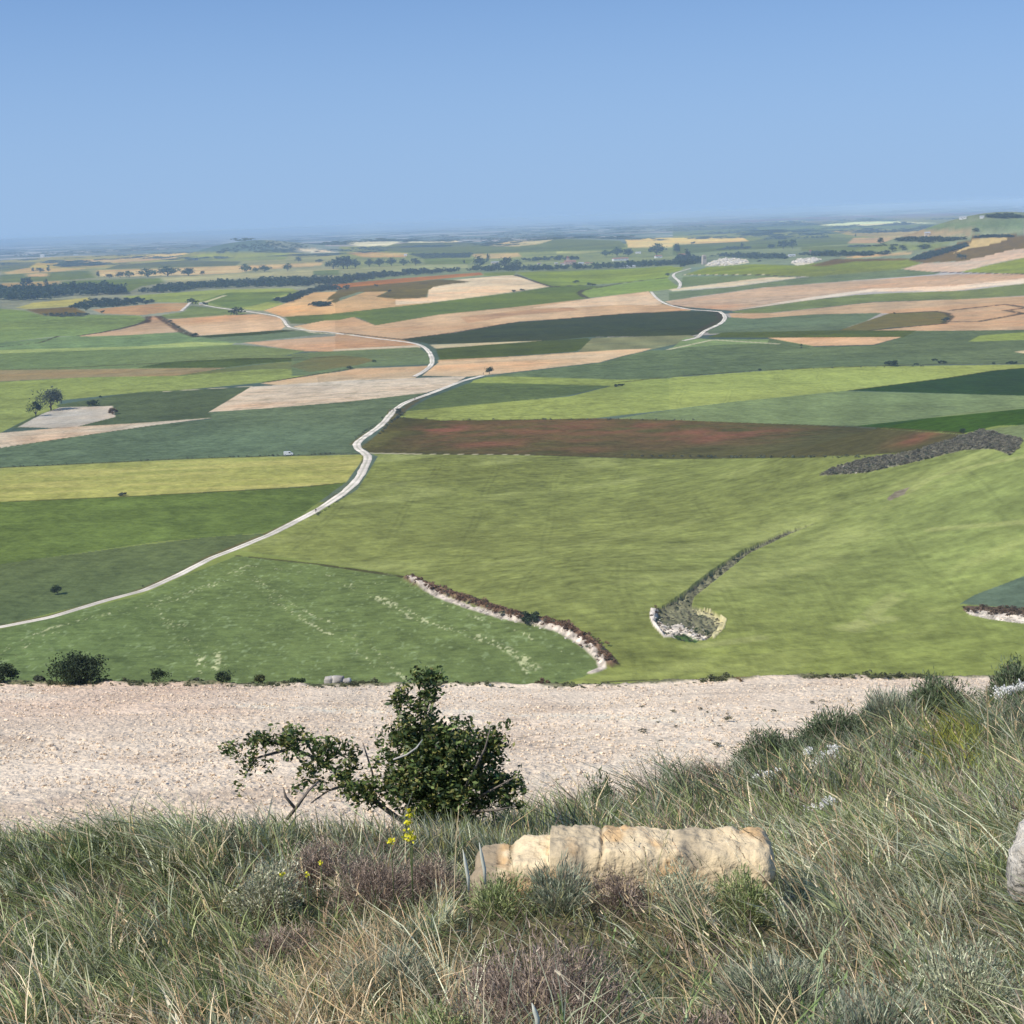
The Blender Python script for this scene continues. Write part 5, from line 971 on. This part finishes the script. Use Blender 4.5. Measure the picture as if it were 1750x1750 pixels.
# most blades stand in tufts: shared root, height and tint
nt = n//26; ti = RNG.integers(0, n, nt); tid = RNG.integers(0, nt, n); inT = RNG.random(n) < .68; src = ti[tid]; ofs = RNG.normal(size=(n, 2))
th_ = RNG.uniform(.65, 1.35, nt)
kd = np.where(inT, kd[src], kd); tb = col[src]*RNG.uniform(.82, 1.18, (n, 1)); col = np.where(inT[:, None], tb, col); x = np.where(inT, x[src]+ofs[:, 0]*.018, x); y = np.where(inT, y[src]+ofs[:, 1]*.018, y); z = H(x, y); u, v = proj(x, y, z+.12); cl = np.where(inT, cl[src], cl); patch = np.where(inT, patch[src], patch); tmul = np.where(inT, th_[tid], .8)
supp = np.zeros(n)
for (su, sv_3, sru, srv) in [(930, 1600, 150, 85), (835, 1545, 80, 55), (640, 1425, 110, 45), (720, 1430, 80, 35), (545, 1425, 70, 40), (440, 1420, 80, 45), (660, 1530, 95, 45), (1330, 1570, 100, 50), (1480, 1630, 120, 60), (1640, 1560, 100, 60), (1200, 1640, 90, 55), (1660, 1700, 110, 50), (720, 1620, 80, 50), (370, 1600, 60, 40)]: supp = np.maximum(supp, ell(u, v, su, sv_3, sru, srv))
kp = RNG.random(n) > supp*.66
x, y, z, u, v, cl, patch, kd, col, inT, ofs, tmul = [q[kp] for q in (x, y, z, u, v, cl, patch, kd, col, inT, ofs, tmul)]; n = len(x)
hgt = tmul*np.array([.20, .205, .235, .13, .13, .17])[kd]*RNG.uniform(.45, 1.25, n)*(1+.45*patch)*(.85+.45*cl)
hgt *= 1-.30*ell(u, v, 1060, 1470, 300, 75)
lean = np.where(u < 420, -.42, np.where(u > 1050, -.38, -.12))+.18*noise(x/.45, y/.45, 620)*2
rnd = np.array([.34, .4, .42, .7, .7, .5])[kd]; lx = (lean*np.where(kd < 3, 1, .5)+RNG.normal(size=n)*rnd*.7+np.where(inT, ofs[:, 0]*.36, 0))*hgt; ly = (RNG.normal(size=n)*rnd*.7-.12+np.where(inT, ofs[:, 1]*.34, 0))*hgt
base = np.stack([x, y, z-.01], 1); tip = base+np.stack([lx, ly, hgt*RNG.uniform(.7, 1.0, n)], 1)
sag = np.stack([-lx*.18, -ly*.2, hgt*.10*RNG.uniform(0, 1.5, n)], 1); wd = np.where(kd < 2, .0058, .0040)*RNG.uniform(.7, 1.3, n)*(.75+y/16)
for nm, ks, lb in [('green_grass', (0, 1), None), ('dry_grass', (2, 5), None), ('wiry_herbs', (3, 4), None)]:
    m = np.isin(kd, ks); stuff(nm, strips(base[m], tip[m], sag[m], wd[m], col[m]), m_grass)
# --- short matted undergrowth so that little earth shows
n = 120000; x, y, z, u, v = area(n, 2.6, 10.5, -.44, .44); ang = RNG.uniform(0, 6.28, n); l = RNG.uniform(.03, .09, n)
b = np.stack([x, y, z+RNG.random(n)*.03], 1); t_ = b+np.stack([np.cos(ang)*l, np.sin(ang)*l, RNG.uniform(.01, .07, n)], 1); cc_ = .75*np.where((RNG.random(n) < .5)[:, None], pick(DKG, n), np.where((RNG.random(n) < .5)[:, None], pick(PURP, n), pick(OLV, n)))
stuff('undergrowth', strips(b, t_, np.zeros((n, 3)), np.full(n, .005), cc_, 2), m_grass)
# --- grass and low shrubs of the bank that climbs to the right
n = 170000; y = np.sqrt(RNG.uniform(8.6**2, 29**2, n)); s = RNG.uniform(-.03, .46, n); x = s*y; z = H(x, y); u, v = proj(x, y, z+.15)
dEs = near_nodes(s)[0]; cl = fbm(x/.5, y/.5, 3, 631); cl2 = fbm(x/1.6, y/1.6, 3, 633)
keep = (y < dEs*1.25+1.5) & (RNG.random(n) < .6+.8*cl)
x, y, z, u, v, cl, cl2 = [q[keep] for q in (x, y, z, u, v, cl, cl2)]; n = len(x)
dk = (cl2 > -.02) & (y > 13); r_ = RNG.random(n)
col = np.where((r_ < .55)[:, None], np.where(dk[:, None], pick(DKG, n), pick(GRN, n)), np.where((r_ < .78)[:, None], pick(GREYG, n), np.where((r_ < .9)[:, None], pick(PURP, n), pick(STRAW, n))))
ol = ell(u, v, 1330, 1262, 60, 22)+ell(u, v, 1640, 1265, 70, 30); m = RNG.random(n) < ol*.8; col[m] = pick(pal((134, 132, 60), (112, 118, 56)), m.sum())
hgt = RNG.uniform(.08, .30, n)*(1+1.1*cl+.7*cl2)*np.where(y > 13, 1.15, .8); lx = (-.24+RNG.normal(size=n)*.5)*hgt; ly = RNG.normal(size=n)*.4*hgt
base = np.stack([x, y, z-.01], 1); tip = base+np.stack([lx, ly, hgt], 1)
stuff('bank_grass', strips(base, tip, np.stack([-lx*.2, ly*0, hgt*.06], 1), (.0055+y*.00042)*RNG.uniform(.7, 1.3, n), col, 2), m_grass)
# lower scrub on the drop behind the bush
n = 30000; y = RNG.uniform(8.5, 15, n); s = RNG.uniform(-.42, .06, n); x = s*y; z = H(x, y); hgt = RNG.uniform(.08, .22, n); base = np.stack([x, y, z], 1)
lx = (-.2+RNG.normal(size=n)*.3)*hgt; tip = base+np.stack([lx, RNG.normal(size=n)*.2*hgt, hgt], 1); col = np.where((RNG.random(n) < .6)[:, None], pick(GREYG, n), pick(OLV, n)); stuff('slope_grass', strips(base, tip, np.zeros((n, 3)), np.full(n, .008), col, 2), m_grass)

# --- tall seed stalks leaning left
def stalks(n, y0, y1, ur, hr, colr, lean=-.45, name='seed_stalks', wide=.0032):
    P_ = []; y = RNG.uniform(y0, y1, n*6); s = RNG.uniform(-.34, .36, n*6); x = s*y; z = H(x, y); u, v = proj(x, y, z); m = np.zeros(n*6, bool)
    for a, b in ur: m |= (u > a) & (u < b)
    i = np.nonzero(m)[0][:n]; x, y, z = x[i], y[i], z[i]; k = len(i); h = RNG.uniform(*hr, k); base = np.stack([x, y, z], 1); lx = h*(lean+RNG.normal(size=k)*.28); tip = base+np.stack([lx, RNG.normal(size=k)*.1*h, h], 1); sg = np.stack([-lx*.12, lx*0, h*.04], 1)
    col = pick(colr, k); P_.append(strips(base, tip, sg, np.full(k, wide), col, 4, .5)); d = (tip-base)/h[:, None]
    for q in range(8):
        f = -.012*q; c = tip+d*(f); P_.append(strips(c, c+d*.016+RNG.normal(size=(k, 3))*.005, np.zeros((k, 3)), np.full(k, wide*1.25), col*1.05, 2, .2))
    return stuff(name, P_, m_grass)
stalks(150, 3.2, 8, [(1150, 1750)], (.32, .62), STRAW, -.55); stalks(110, 3.2, 7.6, [(0, 800)], (.28, .5), STRAW, -.35); stalks(40, 4.6, 6.2, [(820, 1340)], (.2, .38), OLV, -.2); stalks(40, 12, 24, [(1000, 1750)], (.4, .75), STRAW, -.3, wide=.008)
# bright green and pale blades crossing the twiggy shrub
stalks(46, 3.4, 4.8, [(950, 1500)], (.22, .40), pal((120, 134, 84), (104, 120, 70), (140, 150, 110)), .35, 'broad_blades', .005)

# --- shrubs, each one a plant with stems and foliage
def shrub(u, v, y, w, h, kind, label, n=3500, name='shrub'):
    s, t = ray(float(u), float(v)); x = float(s)*y; z = float(H(x, y)); o = empty(name, (x, y, z), 0); tag(o, label, 'shrub')
    tw, lf, ll, lw, curl = {'thyme': (PURP, PURP, .022, .0028, .5), 'silver': (GREYG, PAL, .016, .004, .3), 'santolina': (GREYG, GREYG, .030, .0035, .15), 'dark': (PURP, DKG, .018, .0042, .45), 'green': (OLV, GRN, .02, .004, .3), 'pale': (PURP, pal((176, 174, 150), (150, 150, 124), (130, 134, 106)), .013, .007, .3)}[kind]
    ns = max(40, n//26); th = RNG.uniform(0, 6.283, ns); ph = RNG.random(ns)**.6*1.25; L_ = RNG.uniform(.75, 1.05, ns)*(1+.25*noise(np.cos(th)*2+u, np.sin(th)*2, 7))
    dr = np.stack([np.sin(ph)*np.cos(th)*w/2, np.sin(ph)*np.sin(th)*w/2*.8, np.cos(ph)*h], 1)*L_[:, None]; b = np.stack([np.cos(th)*.03*w, np.sin(th)*.03*w, th*0], 1)
    sg = np.stack([th*0, th*0, -h*.10*np.sin(ph)], 1)+RNG.normal(size=(ns, 3))*.02*w
    k = .003*max(1, y/7); v_, f_, c_ = strips(b, dr, sg, np.full(ns, k), pick(PURP, ns), 3, .4); o1 = link('stems', mesh_np('stems', v_, f_, True, c_), m_twig, o)
    i = RNG.integers(0, ns, n); t_ = RNG.random(n)**.45; p = b[i]+(dr[i]-b[i])*t_[:, None]+sg[i]*(4*t_*(1-t_))[:, None]+RNG.normal(size=(n, 3))*.035*w
    p[:, 2] = np.maximum(p[:, 2], .005); d = dr[i]/(np.linalg.norm(dr[i], axis=1, keepdims=True)); d = d+RNG.normal(size=(n, 3))*curl; d /= np.linalg.norm(d, axis=1, keepdims=True)
    sc_ = max(1, y/7); q = strips(p, p+d*(ll*sc_*RNG.uniform(.6, 1.5, n))[:, None], RNG.normal(size=(n, 3))*ll*.15, np.full(n, lw*sc_), pick(lf, n), 2, .35)
    link('foliage', mesh_np('foliage', q[0], q[1], True, q[2]), m_grass if kind != 'thyme' else m_twig, o); return o
shrub(930, 1610, 4.3, .56, .34, 'thyme', 'large dry purple brown twiggy shrub below the long limestone block', 15000)
shrub(835, 1560, 5.0, .34, .26, 'thyme', 'smaller dark twiggy shrub left of the large dry shrub', 6000)
shrub(1030, 1540, 5.0, .42, .20, 'dark', 'dark grey leafy shrub between the limestone block and the dry twiggy shrub', 4500)
shrub(640, 1440, 7.0, .55, .28, 'thyme', 'purplish twiggy shrub under the leafy bush at the slope edge', 9000)
shrub(720, 1450, 7.2, .40, .22, 'thyme', 'second purplish twiggy shrub just left of the limestone block', 6000)
shrub(545, 1440, 7.3, .42, .26, 'thyme', 'upright grey purple shrub left of the yellow flowers', 6000)
shrub(450, 1435, 6.9, .40, .26, 'pale', 'shrub dotted with tiny cream flowers at the slope edge', 5000)
shrub(470, 1480, 6.2, .34, .14, 'thyme', 'dark low shrub under the cream flowered one', 3500)
shrub(660, 1530, 5.2, .40, .20, 'santolina', 'soft grey green shrub in the grass left of the dry twiggy shrub', 7000)
shrub(720, 1620, 4.2, .34, .20, 'green', 'green feathery shrub low down left of the large dry shrub', 6000)
shrub(370, 1600, 4.5, .26, .16, 'silver', 'pale yellowish herb clump in the long green grass', 4000)
shrub(1330, 1570, 4.6, .42, .22, 'santolina', 'grey green wiry shrub right of the large dry shrub', 8000)
shrub(1480, 1640, 4.0, .44, .24, 'santolina', 'silvery grey shrub at lower right with purple twigs behind', 9000)
shrub(1640, 1560, 4.6, .44, .26, 'silver', 'silvery shrub under the grey pink boulder', 8000)
shrub(1200, 1640, 4.0, .36, .20, 'thyme', 'brown purple shrub at the bottom right of the large dry shrub', 6500)
shrub(1660, 1700, 3.5, .40, .22, 'thyme', 'brownish twiggy shrub in the bottom right corner', 7000)
shrub(1400, 1720, 3.5, .34, .18, 'green', 'olive green clump at the bottom edge right of centre', 5000)
shrub(1030, 1335, 13.2, .42, .42, 'dark', 'small dark upright shrub at the foot of the bank by the terrace', 1600)
shrub(1205, 1318, 16.0, .75, .34, 'thyme', 'brown grey shrub at the low left end of the bank', 5000)
shrub(1330, 1280, 17.5, 1.0, .5, 'dark', 'dark grey green shrub midway up the bank crest', 14000)
shrub(1430, 1240, 19.5, 1.2, .55, 'dark', 'broad dark shrub on the bank crest above the white flowers', 14000)
shrub(1520, 1225, 20.5, 1.0, .6, 'santolina', 'tall grey green shrub high on the bank crest', 6000)
shrub(1600, 1205, 21.5, 1.2, .6, 'dark', 'high dark shrub near the top of the bank crest', 14000)
shrub(1740, 1195, 20.0, .9, .7, 'dark', 'dark leafy bush at the right edge with a white flowering branch', 14000)

for i_, (u_0, k_0, l_0) in enumerate([(850, 'green', 'green herb clump against the left third of the limestone block'), (955, 'santolina', 'grey herb clump against the limestone block left of its middle'), (1060, 'thyme', 'brown twiggy clump against the middle of the limestone block'), (1165, 'silver', 'pale herb clump against the limestone block right of its middle'), (1275, 'green', 'green herb clump against the right end of the limestone block')]):
    shrub(u_0, 1520, 6.12, .34, .20+.03*(i_ % 2), k_0, l_0, 4000)
# --- the leafy bush at the slope edge: bare crooked boughs and clumps of small glossy leaves
def P3(u, v, y): return np.array(nat(u, v, y))
broot = P3(760, 1430, 10.6); broot[2] = float(H(broot[0], broot[1]))-.05; bush = empty('leafy_bush', tuple(broot), 0); tag(bush, 'dark green leafy bush with a tall crown and a long arm reaching left', 'bush')
m_bleaf = mat('glossy_leaves', attr=True, var=.25, scale=20, trans=.25, rough=.45, spec=.4, detail=2); m_bbark = mat('grey_bough', base=(.20, .17, .14), var=.3, scale=40)
BR = [[(760, 1450, 10.6), (765, 1380, 10.6), (745, 1300, 10.6), (728, 1220, 10.6), (725, 1160, 10.65)], [(765, 1400, 10.6), (800, 1330, 10.5), (830, 1280, 10.4), (842, 1250, 10.4)], [(770, 1410, 10.6), (830, 1360, 10.5), (880, 1330, 10.4)], [(755, 1400, 10.6), (700, 1340, 10.7), (660, 1310, 10.8), (625, 1290, 10.9)], [(745, 1300, 10.6), (700, 1250, 10.7), (672, 1200, 10.7)],
      [(760, 1440, 10.6), (680, 1400, 10.7), (600, 1340, 10.8), (545, 1300, 10.9), (490, 1280, 10.9), (440, 1262, 11.0), (398, 1278, 11.0)], [(545, 1300, 10.9), (520, 1268, 10.9), (470, 1255, 10.9)], [(490, 1280, 10.9), (445, 1295, 11.0), (420, 1320, 11.0)], [(600, 1340, 10.8), (600, 1300, 10.8), (575, 1280, 10.8)], [(600, 1340, 10.8), (560, 1350, 10.9), (530, 1375, 10.9)], [(640, 1375, 10.7), (640, 1320, 10.7), (615, 1275, 10.8)], [(800, 1390, 10.5), (850, 1385, 10.4), (885, 1380, 10.4)], [(790, 1440, 10.6), (800, 1410, 10.5), (830, 1395, 10.4)]]
mb = MB()
for b in BR:
    pts = [P3(*q)-broot for q in b]; pts = [tuple(p+RNG.normal(size=3)*.01) for p in pts]; r0 = .022 if b[0][1] > 1430 else .013; mb.tube(pts, list(np.linspace(r0, .004, len(pts))), 6)
mb.build('bough', m_bbark, bush, True)
TF = [(722, 1160, 22, 14, 110), (748, 1156, 14, 8, 40), (730, 1185, 20, 18, 120), (688, 1197, 20, 14, 80), (722, 1215, 20, 16, 110), (680, 1188, 18, 9, 50), (700, 1228, 26, 14, 100), (690, 1262, 34, 26, 330), (730, 1262, 40, 30, 480), (780, 1265, 38, 30, 480), (700, 1300, 46, 36, 650), (750, 1310, 55, 40, 900), (800, 1300, 42, 38, 560), (842, 1262, 17, 26, 160), (838, 1285, 22, 20, 160), (690, 1345, 46, 32, 560), (745, 1355, 55, 40, 850), (800, 1350, 50, 36, 620), (848, 1338, 38, 22, 260), (878, 1342, 20, 15, 90), (775, 1390, 50, 24, 450), (836, 1370, 38, 16, 170), (735, 1395, 40, 20, 300), (795, 1412, 30, 12, 110), (862, 1366, 26, 11, 60),
      (430, 1300, 24, 16, 110), (445, 1262, 24, 14, 130), (400, 1280, 18, 10, 60), (412, 1270, 12, 8, 30), (475, 1262, 30, 16, 190), (505, 1250, 28, 12, 120), (510, 1270, 30, 16, 200), (545, 1282, 32, 18, 240), (535, 1305, 28, 18, 200), (575, 1280, 26, 16, 170), (545, 1330, 22, 18, 130), (595, 1300, 24, 16, 150), (580, 1320, 20, 14, 90), (425, 1315, 18, 10, 60), (620, 1340, 28, 16, 150), (600, 1350, 22, 14, 90), (640, 1360, 30, 16, 170), (590, 1332, 16, 12, 60), (500, 1350, 12, 8, 26), (620, 1365, 30, 12, 90), (410, 1345, 12, 8, 16)]
lc, lz, lcol = [], [], []
for (cu, cv, ru, rv, k_) in TF:
    k2 = int(k_*(2.0 if cu > 655 else 1.15)); nt_ = max(3, k2//13); y0_ = 10.6+(.4 if cu < 640 else 0)*(640-cu)/240
    tu = RNG.normal(size=nt_)*.55*ru+cu; tv = RNG.normal(size=nt_)*.55*rv+cv; ty = y0_+RNG.normal(size=nt_)*ru*.55*y0_/F
    i = RNG.integers(0, nt_, k2); off = RNG.normal(size=(k2, 3))*.022
    p = np.stack(nat_v(tu[i], tv[i], ty[i]), 1)+off if 'nat_v' in globals() else None
    if p is None:
        s_, t_ = ray(tu[i], tv[i]); p = np.stack([s_*ty[i], ty[i], -t_*ty[i]], 1)+off
    lc.append(p-broot); lz.append(np.full(k2, .021)*RNG.uniform(.7, 1.3, k2)); lcol.append(pick(pal((80, 96, 52), (62, 78, 42), (102, 116, 64), (50, 62, 36), (118, 116, 66)), k2)*RNG.uniform(.8, 1.1))
v_, f_, c_ = leaf_quads(np.concatenate(lc), np.concatenate(lz), np.concatenate(lcol), el=1.9); link('leaves', mesh_np('leaves', v_, f_, False, c_), m_bleaf, bush)
mb = MB(); mb.tube([tuple(P3(*q)-broot) for q in [(672, 1298, 10.2), (695, 1290, 10.2), (712, 1278, 10.2), (722, 1264, 10.25)]], [.006, .007, .006, .003], 6); o = mb.build('dead_twig', mat('bleached_wood', base=(.5, .47, .42), var=.1, scale=30), bush, True); o['label'] = 'pale bare twig across the front of the leaves'
# dark crooked stump under the long arm
mb = MB(); mb.tube([nat(490, 1400, 9.6), nat(510, 1375, 9.6), nat(528, 1350, 9.6), nat(545, 1335, 9.7)], [.012, .011, .009, .005], 7); mb.tube([nat(505, 1382, 9.6), nat(488, 1362, 9.6), nat(484, 1345, 9.6)], [.011, .009, .004], 7)
o = mb.build('dead_branch', m_bbark, None, True); tag(o, 'dark crooked dead branch under the left arm of the leafy bush', 'branch')

# --- flowers
m_stem = mat('flower_stem', base=(.16, .20, .08), var=.1, scale=30); m_yel = mat('yellow_petals', base=(.80, .74, .06), var=.1, scale=30, trans=.2); m_wht = mat('white_petals', base=(.92, .90, .84), var=.05, scale=30, trans=.2); m_blue = mat('glaucous_leaf', base=(.66, .66, .54), var=.1, scale=20, trans=.1)
def petals(C, s, m, name, parent): v_, f_, c_ = leaf_quads(C, s, np.ones((len(C), 3)), 1.2, 2.0); return link(name, mesh_np(name, v_, f_, False, c_), m, parent)
def flower(u, v, y, heads, label, m=m_yel, stem=.3, s=.012, name='flower', cat='flower', spread=.012, npet=40):
    x, y, z = nat(u, v, y); o = empty(name, (x, y, z-stem), 0); tag(o, label, cat); mb = MB()
    for (du, dv, k) in heads:
        p = np.array(nat(u+du, v+dv, y))-np.array((x, y, z-stem)); mb.tube([(0, 0, 0), (p[0]*.3, 0, stem*.5), (p[0]*.8, 0, p[2]*.85), tuple(p)], [.0022, .002, .0017, .0012], 5)
        petals(p+RNG.normal(size=(int(npet*k), 3))*spread*k*np.array([1, 1, .8]), s, m, 'flower_head', o)
    mb.build('stem', m_stem, o, True); return o
flower(700, 1428, 6.1, [(0, 0, 1.0), (5, 3, .7), (-2, -22, .55), (2, -34, .5), (-3, -44, .35)], 'bright yellow flower spike with stacked heads above the purple shrub', name='yellow_flower')
flower(668, 1438, 6.1, [(0, 0, .7)], 'tiny yellow bloom just left of the yellow flower spike', name='yellow_flower', stem=.25)
for u, v, l in [(482, 1494, 'small yellow bloom in the green grass, left of a near pair'), (524, 1494, 'small yellow bloom in the green grass, right of a near pair'), (548, 1474, 'tiny yellow bloom highest above the grass pair')]: flower(u, v, 5.3, [(0, 0, .45)], l, name='yellow_flower', stem=.16, s=.008, npet=30)
def bloom(u0, v0, u1, v1, y, n, wv, label, s=.03):
    f = RNG.random(n); us = u0+(u1-u0)*f; vs = v0+(v1-v0)*f+RNG.normal(size=n)*wv; s_, t_ = ray(us, vs); yy_ = y+RNG.normal(size=n)*.06; P_ = np.stack([s_*yy_, yy_, -t_*yy_], 1); c0 = P_.mean(0); g = float(H(c0[0], c0[1])); org = np.array([c0[0], c0[1], min(g, c0[2]-.15)])
    o = empty('white_flowers', tuple(org), 0); tag(o, label, 'flowers'); C = np.repeat(P_-org, 16, 0)+RNG.normal(size=(n*16, 3))*np.array([.022, .022, .010])*(y/17); petals(C, s*.75*(y/17), m_wht, 'blossom', o)
    mb = MB()
    for p in (P_-org)[:14]: mb.tube([(p[0]*.7, p[1], 0.0), tuple(p)], [.004, .003], 4)
    mb.build('stem', m_stem, o)
bloom(1385, 1315, 1430, 1280, 15.5, 70, 5, 'largest dense white flower cluster on the bank'); bloom(1290, 1326, 1332, 1324, 14.5, 26, 4, 'small white flower cluster left of the largest one'); bloom(1380, 1382, 1432, 1366, 11.5, 34, 4, 'white flower cluster lower down the bank, below the largest'); bloom(1700, 1186, 1750, 1172, 19.5, 34, 4, 'white blossoms along the top of the right edge bush')
bloom(1518, 1284, 1562, 1300, 15.5, 16, 5, 'loose white flowers on the bank right of the largest cluster'); bloom(1570, 1370, 1625, 1372, 11.5, 20, 4, 'thin row of cream flowers on the bank at right'); bloom(1712, 1330, 1735, 1322, 13.0, 10, 5, 'few white flowers near the right frame edge'); bloom(1378, 1284, 1384, 1282, 16, 5, 3, 'tiny white flower sprig just left of the largest cluster')
for u, v, l, y in [(800, 1498, 'tall pale blue green leaf blade left of the limestone block', 4.9), (828, 1486, 'short pale leaf blade right of the tall blue green one', 4.9), (918, 1740, 'pale woolly leaf spike at the bottom edge of centre', 3.5)]:
    b = np.array(nat(u, v, y)); tp = np.array(nat(u-9, v-(46 if 'tall' in l else 26), y)); mb = MB(); mb.tube([tuple(b-np.array([0, 0, .05])), tuple(b), tuple((b+tp)/2), tuple(tp)], [.003, .006, .0055, .001], 6); o = mb.build('leaf_blade', m_blue, None, True); tag(o, l, 'leaf')

# every far tree or boundary bush gets its own words: size, kind and place in its row
def ordn(i): return {1: 'first', 2: 'second', 3: 'third'}.get(i, '%dth' % i)
for gname, words in [('mid green far trees', 'mid green rounded tree'), ('dark broad far trees', 'very dark broad tree'), ('upright far trees', 'dark upright tree'), ('slender far trees', 'slender poplar like tree'), ('bushes dotted along far field boundaries', 'small dark boundary bush')]:
    os_ = [o for o in bpy.data.objects if o.get('group') == gname]; os_.sort(key=lambda o: o.location.x/o.location.y)
    for i, o in enumerate(os_):
        s_ = o.location.x/o.location.y; where = 'left' if s_ < -.11 else ('centre' if s_ < .11 else 'right'); far = 'near' if o.location.y < 2200 else ('middle' if o.location.y < 4200 else 'hazy far')
        o['label'] = '%s on the %s plain at %s, %s from the left' % (words, far, where, ordn(i+1))
# ------------------------------------------------------------------ haze
m_haze = bpy.data.materials.new('haze_air'); m_haze.use_nodes = True; hn = m_haze.node_tree
hn.nodes.remove(hn.nodes['Principled BSDF']); pv = hn.nodes.new('ShaderNodeVolumePrincipled')
pv.inputs['Density'].default_value = HAZE; pv.inputs['Color'].default_value = (.55, .76, 1.0, 1); pv.inputs['Anisotropy'].default_value = -0.35
hn.links.new(pv.outputs[0], hn.nodes['Material Output'].inputs['Volume'])
hz = MB().box((0, 34000, -53), (150000, 92000, 116)).build('haze', m_haze); tag(hz, kind='stuff')
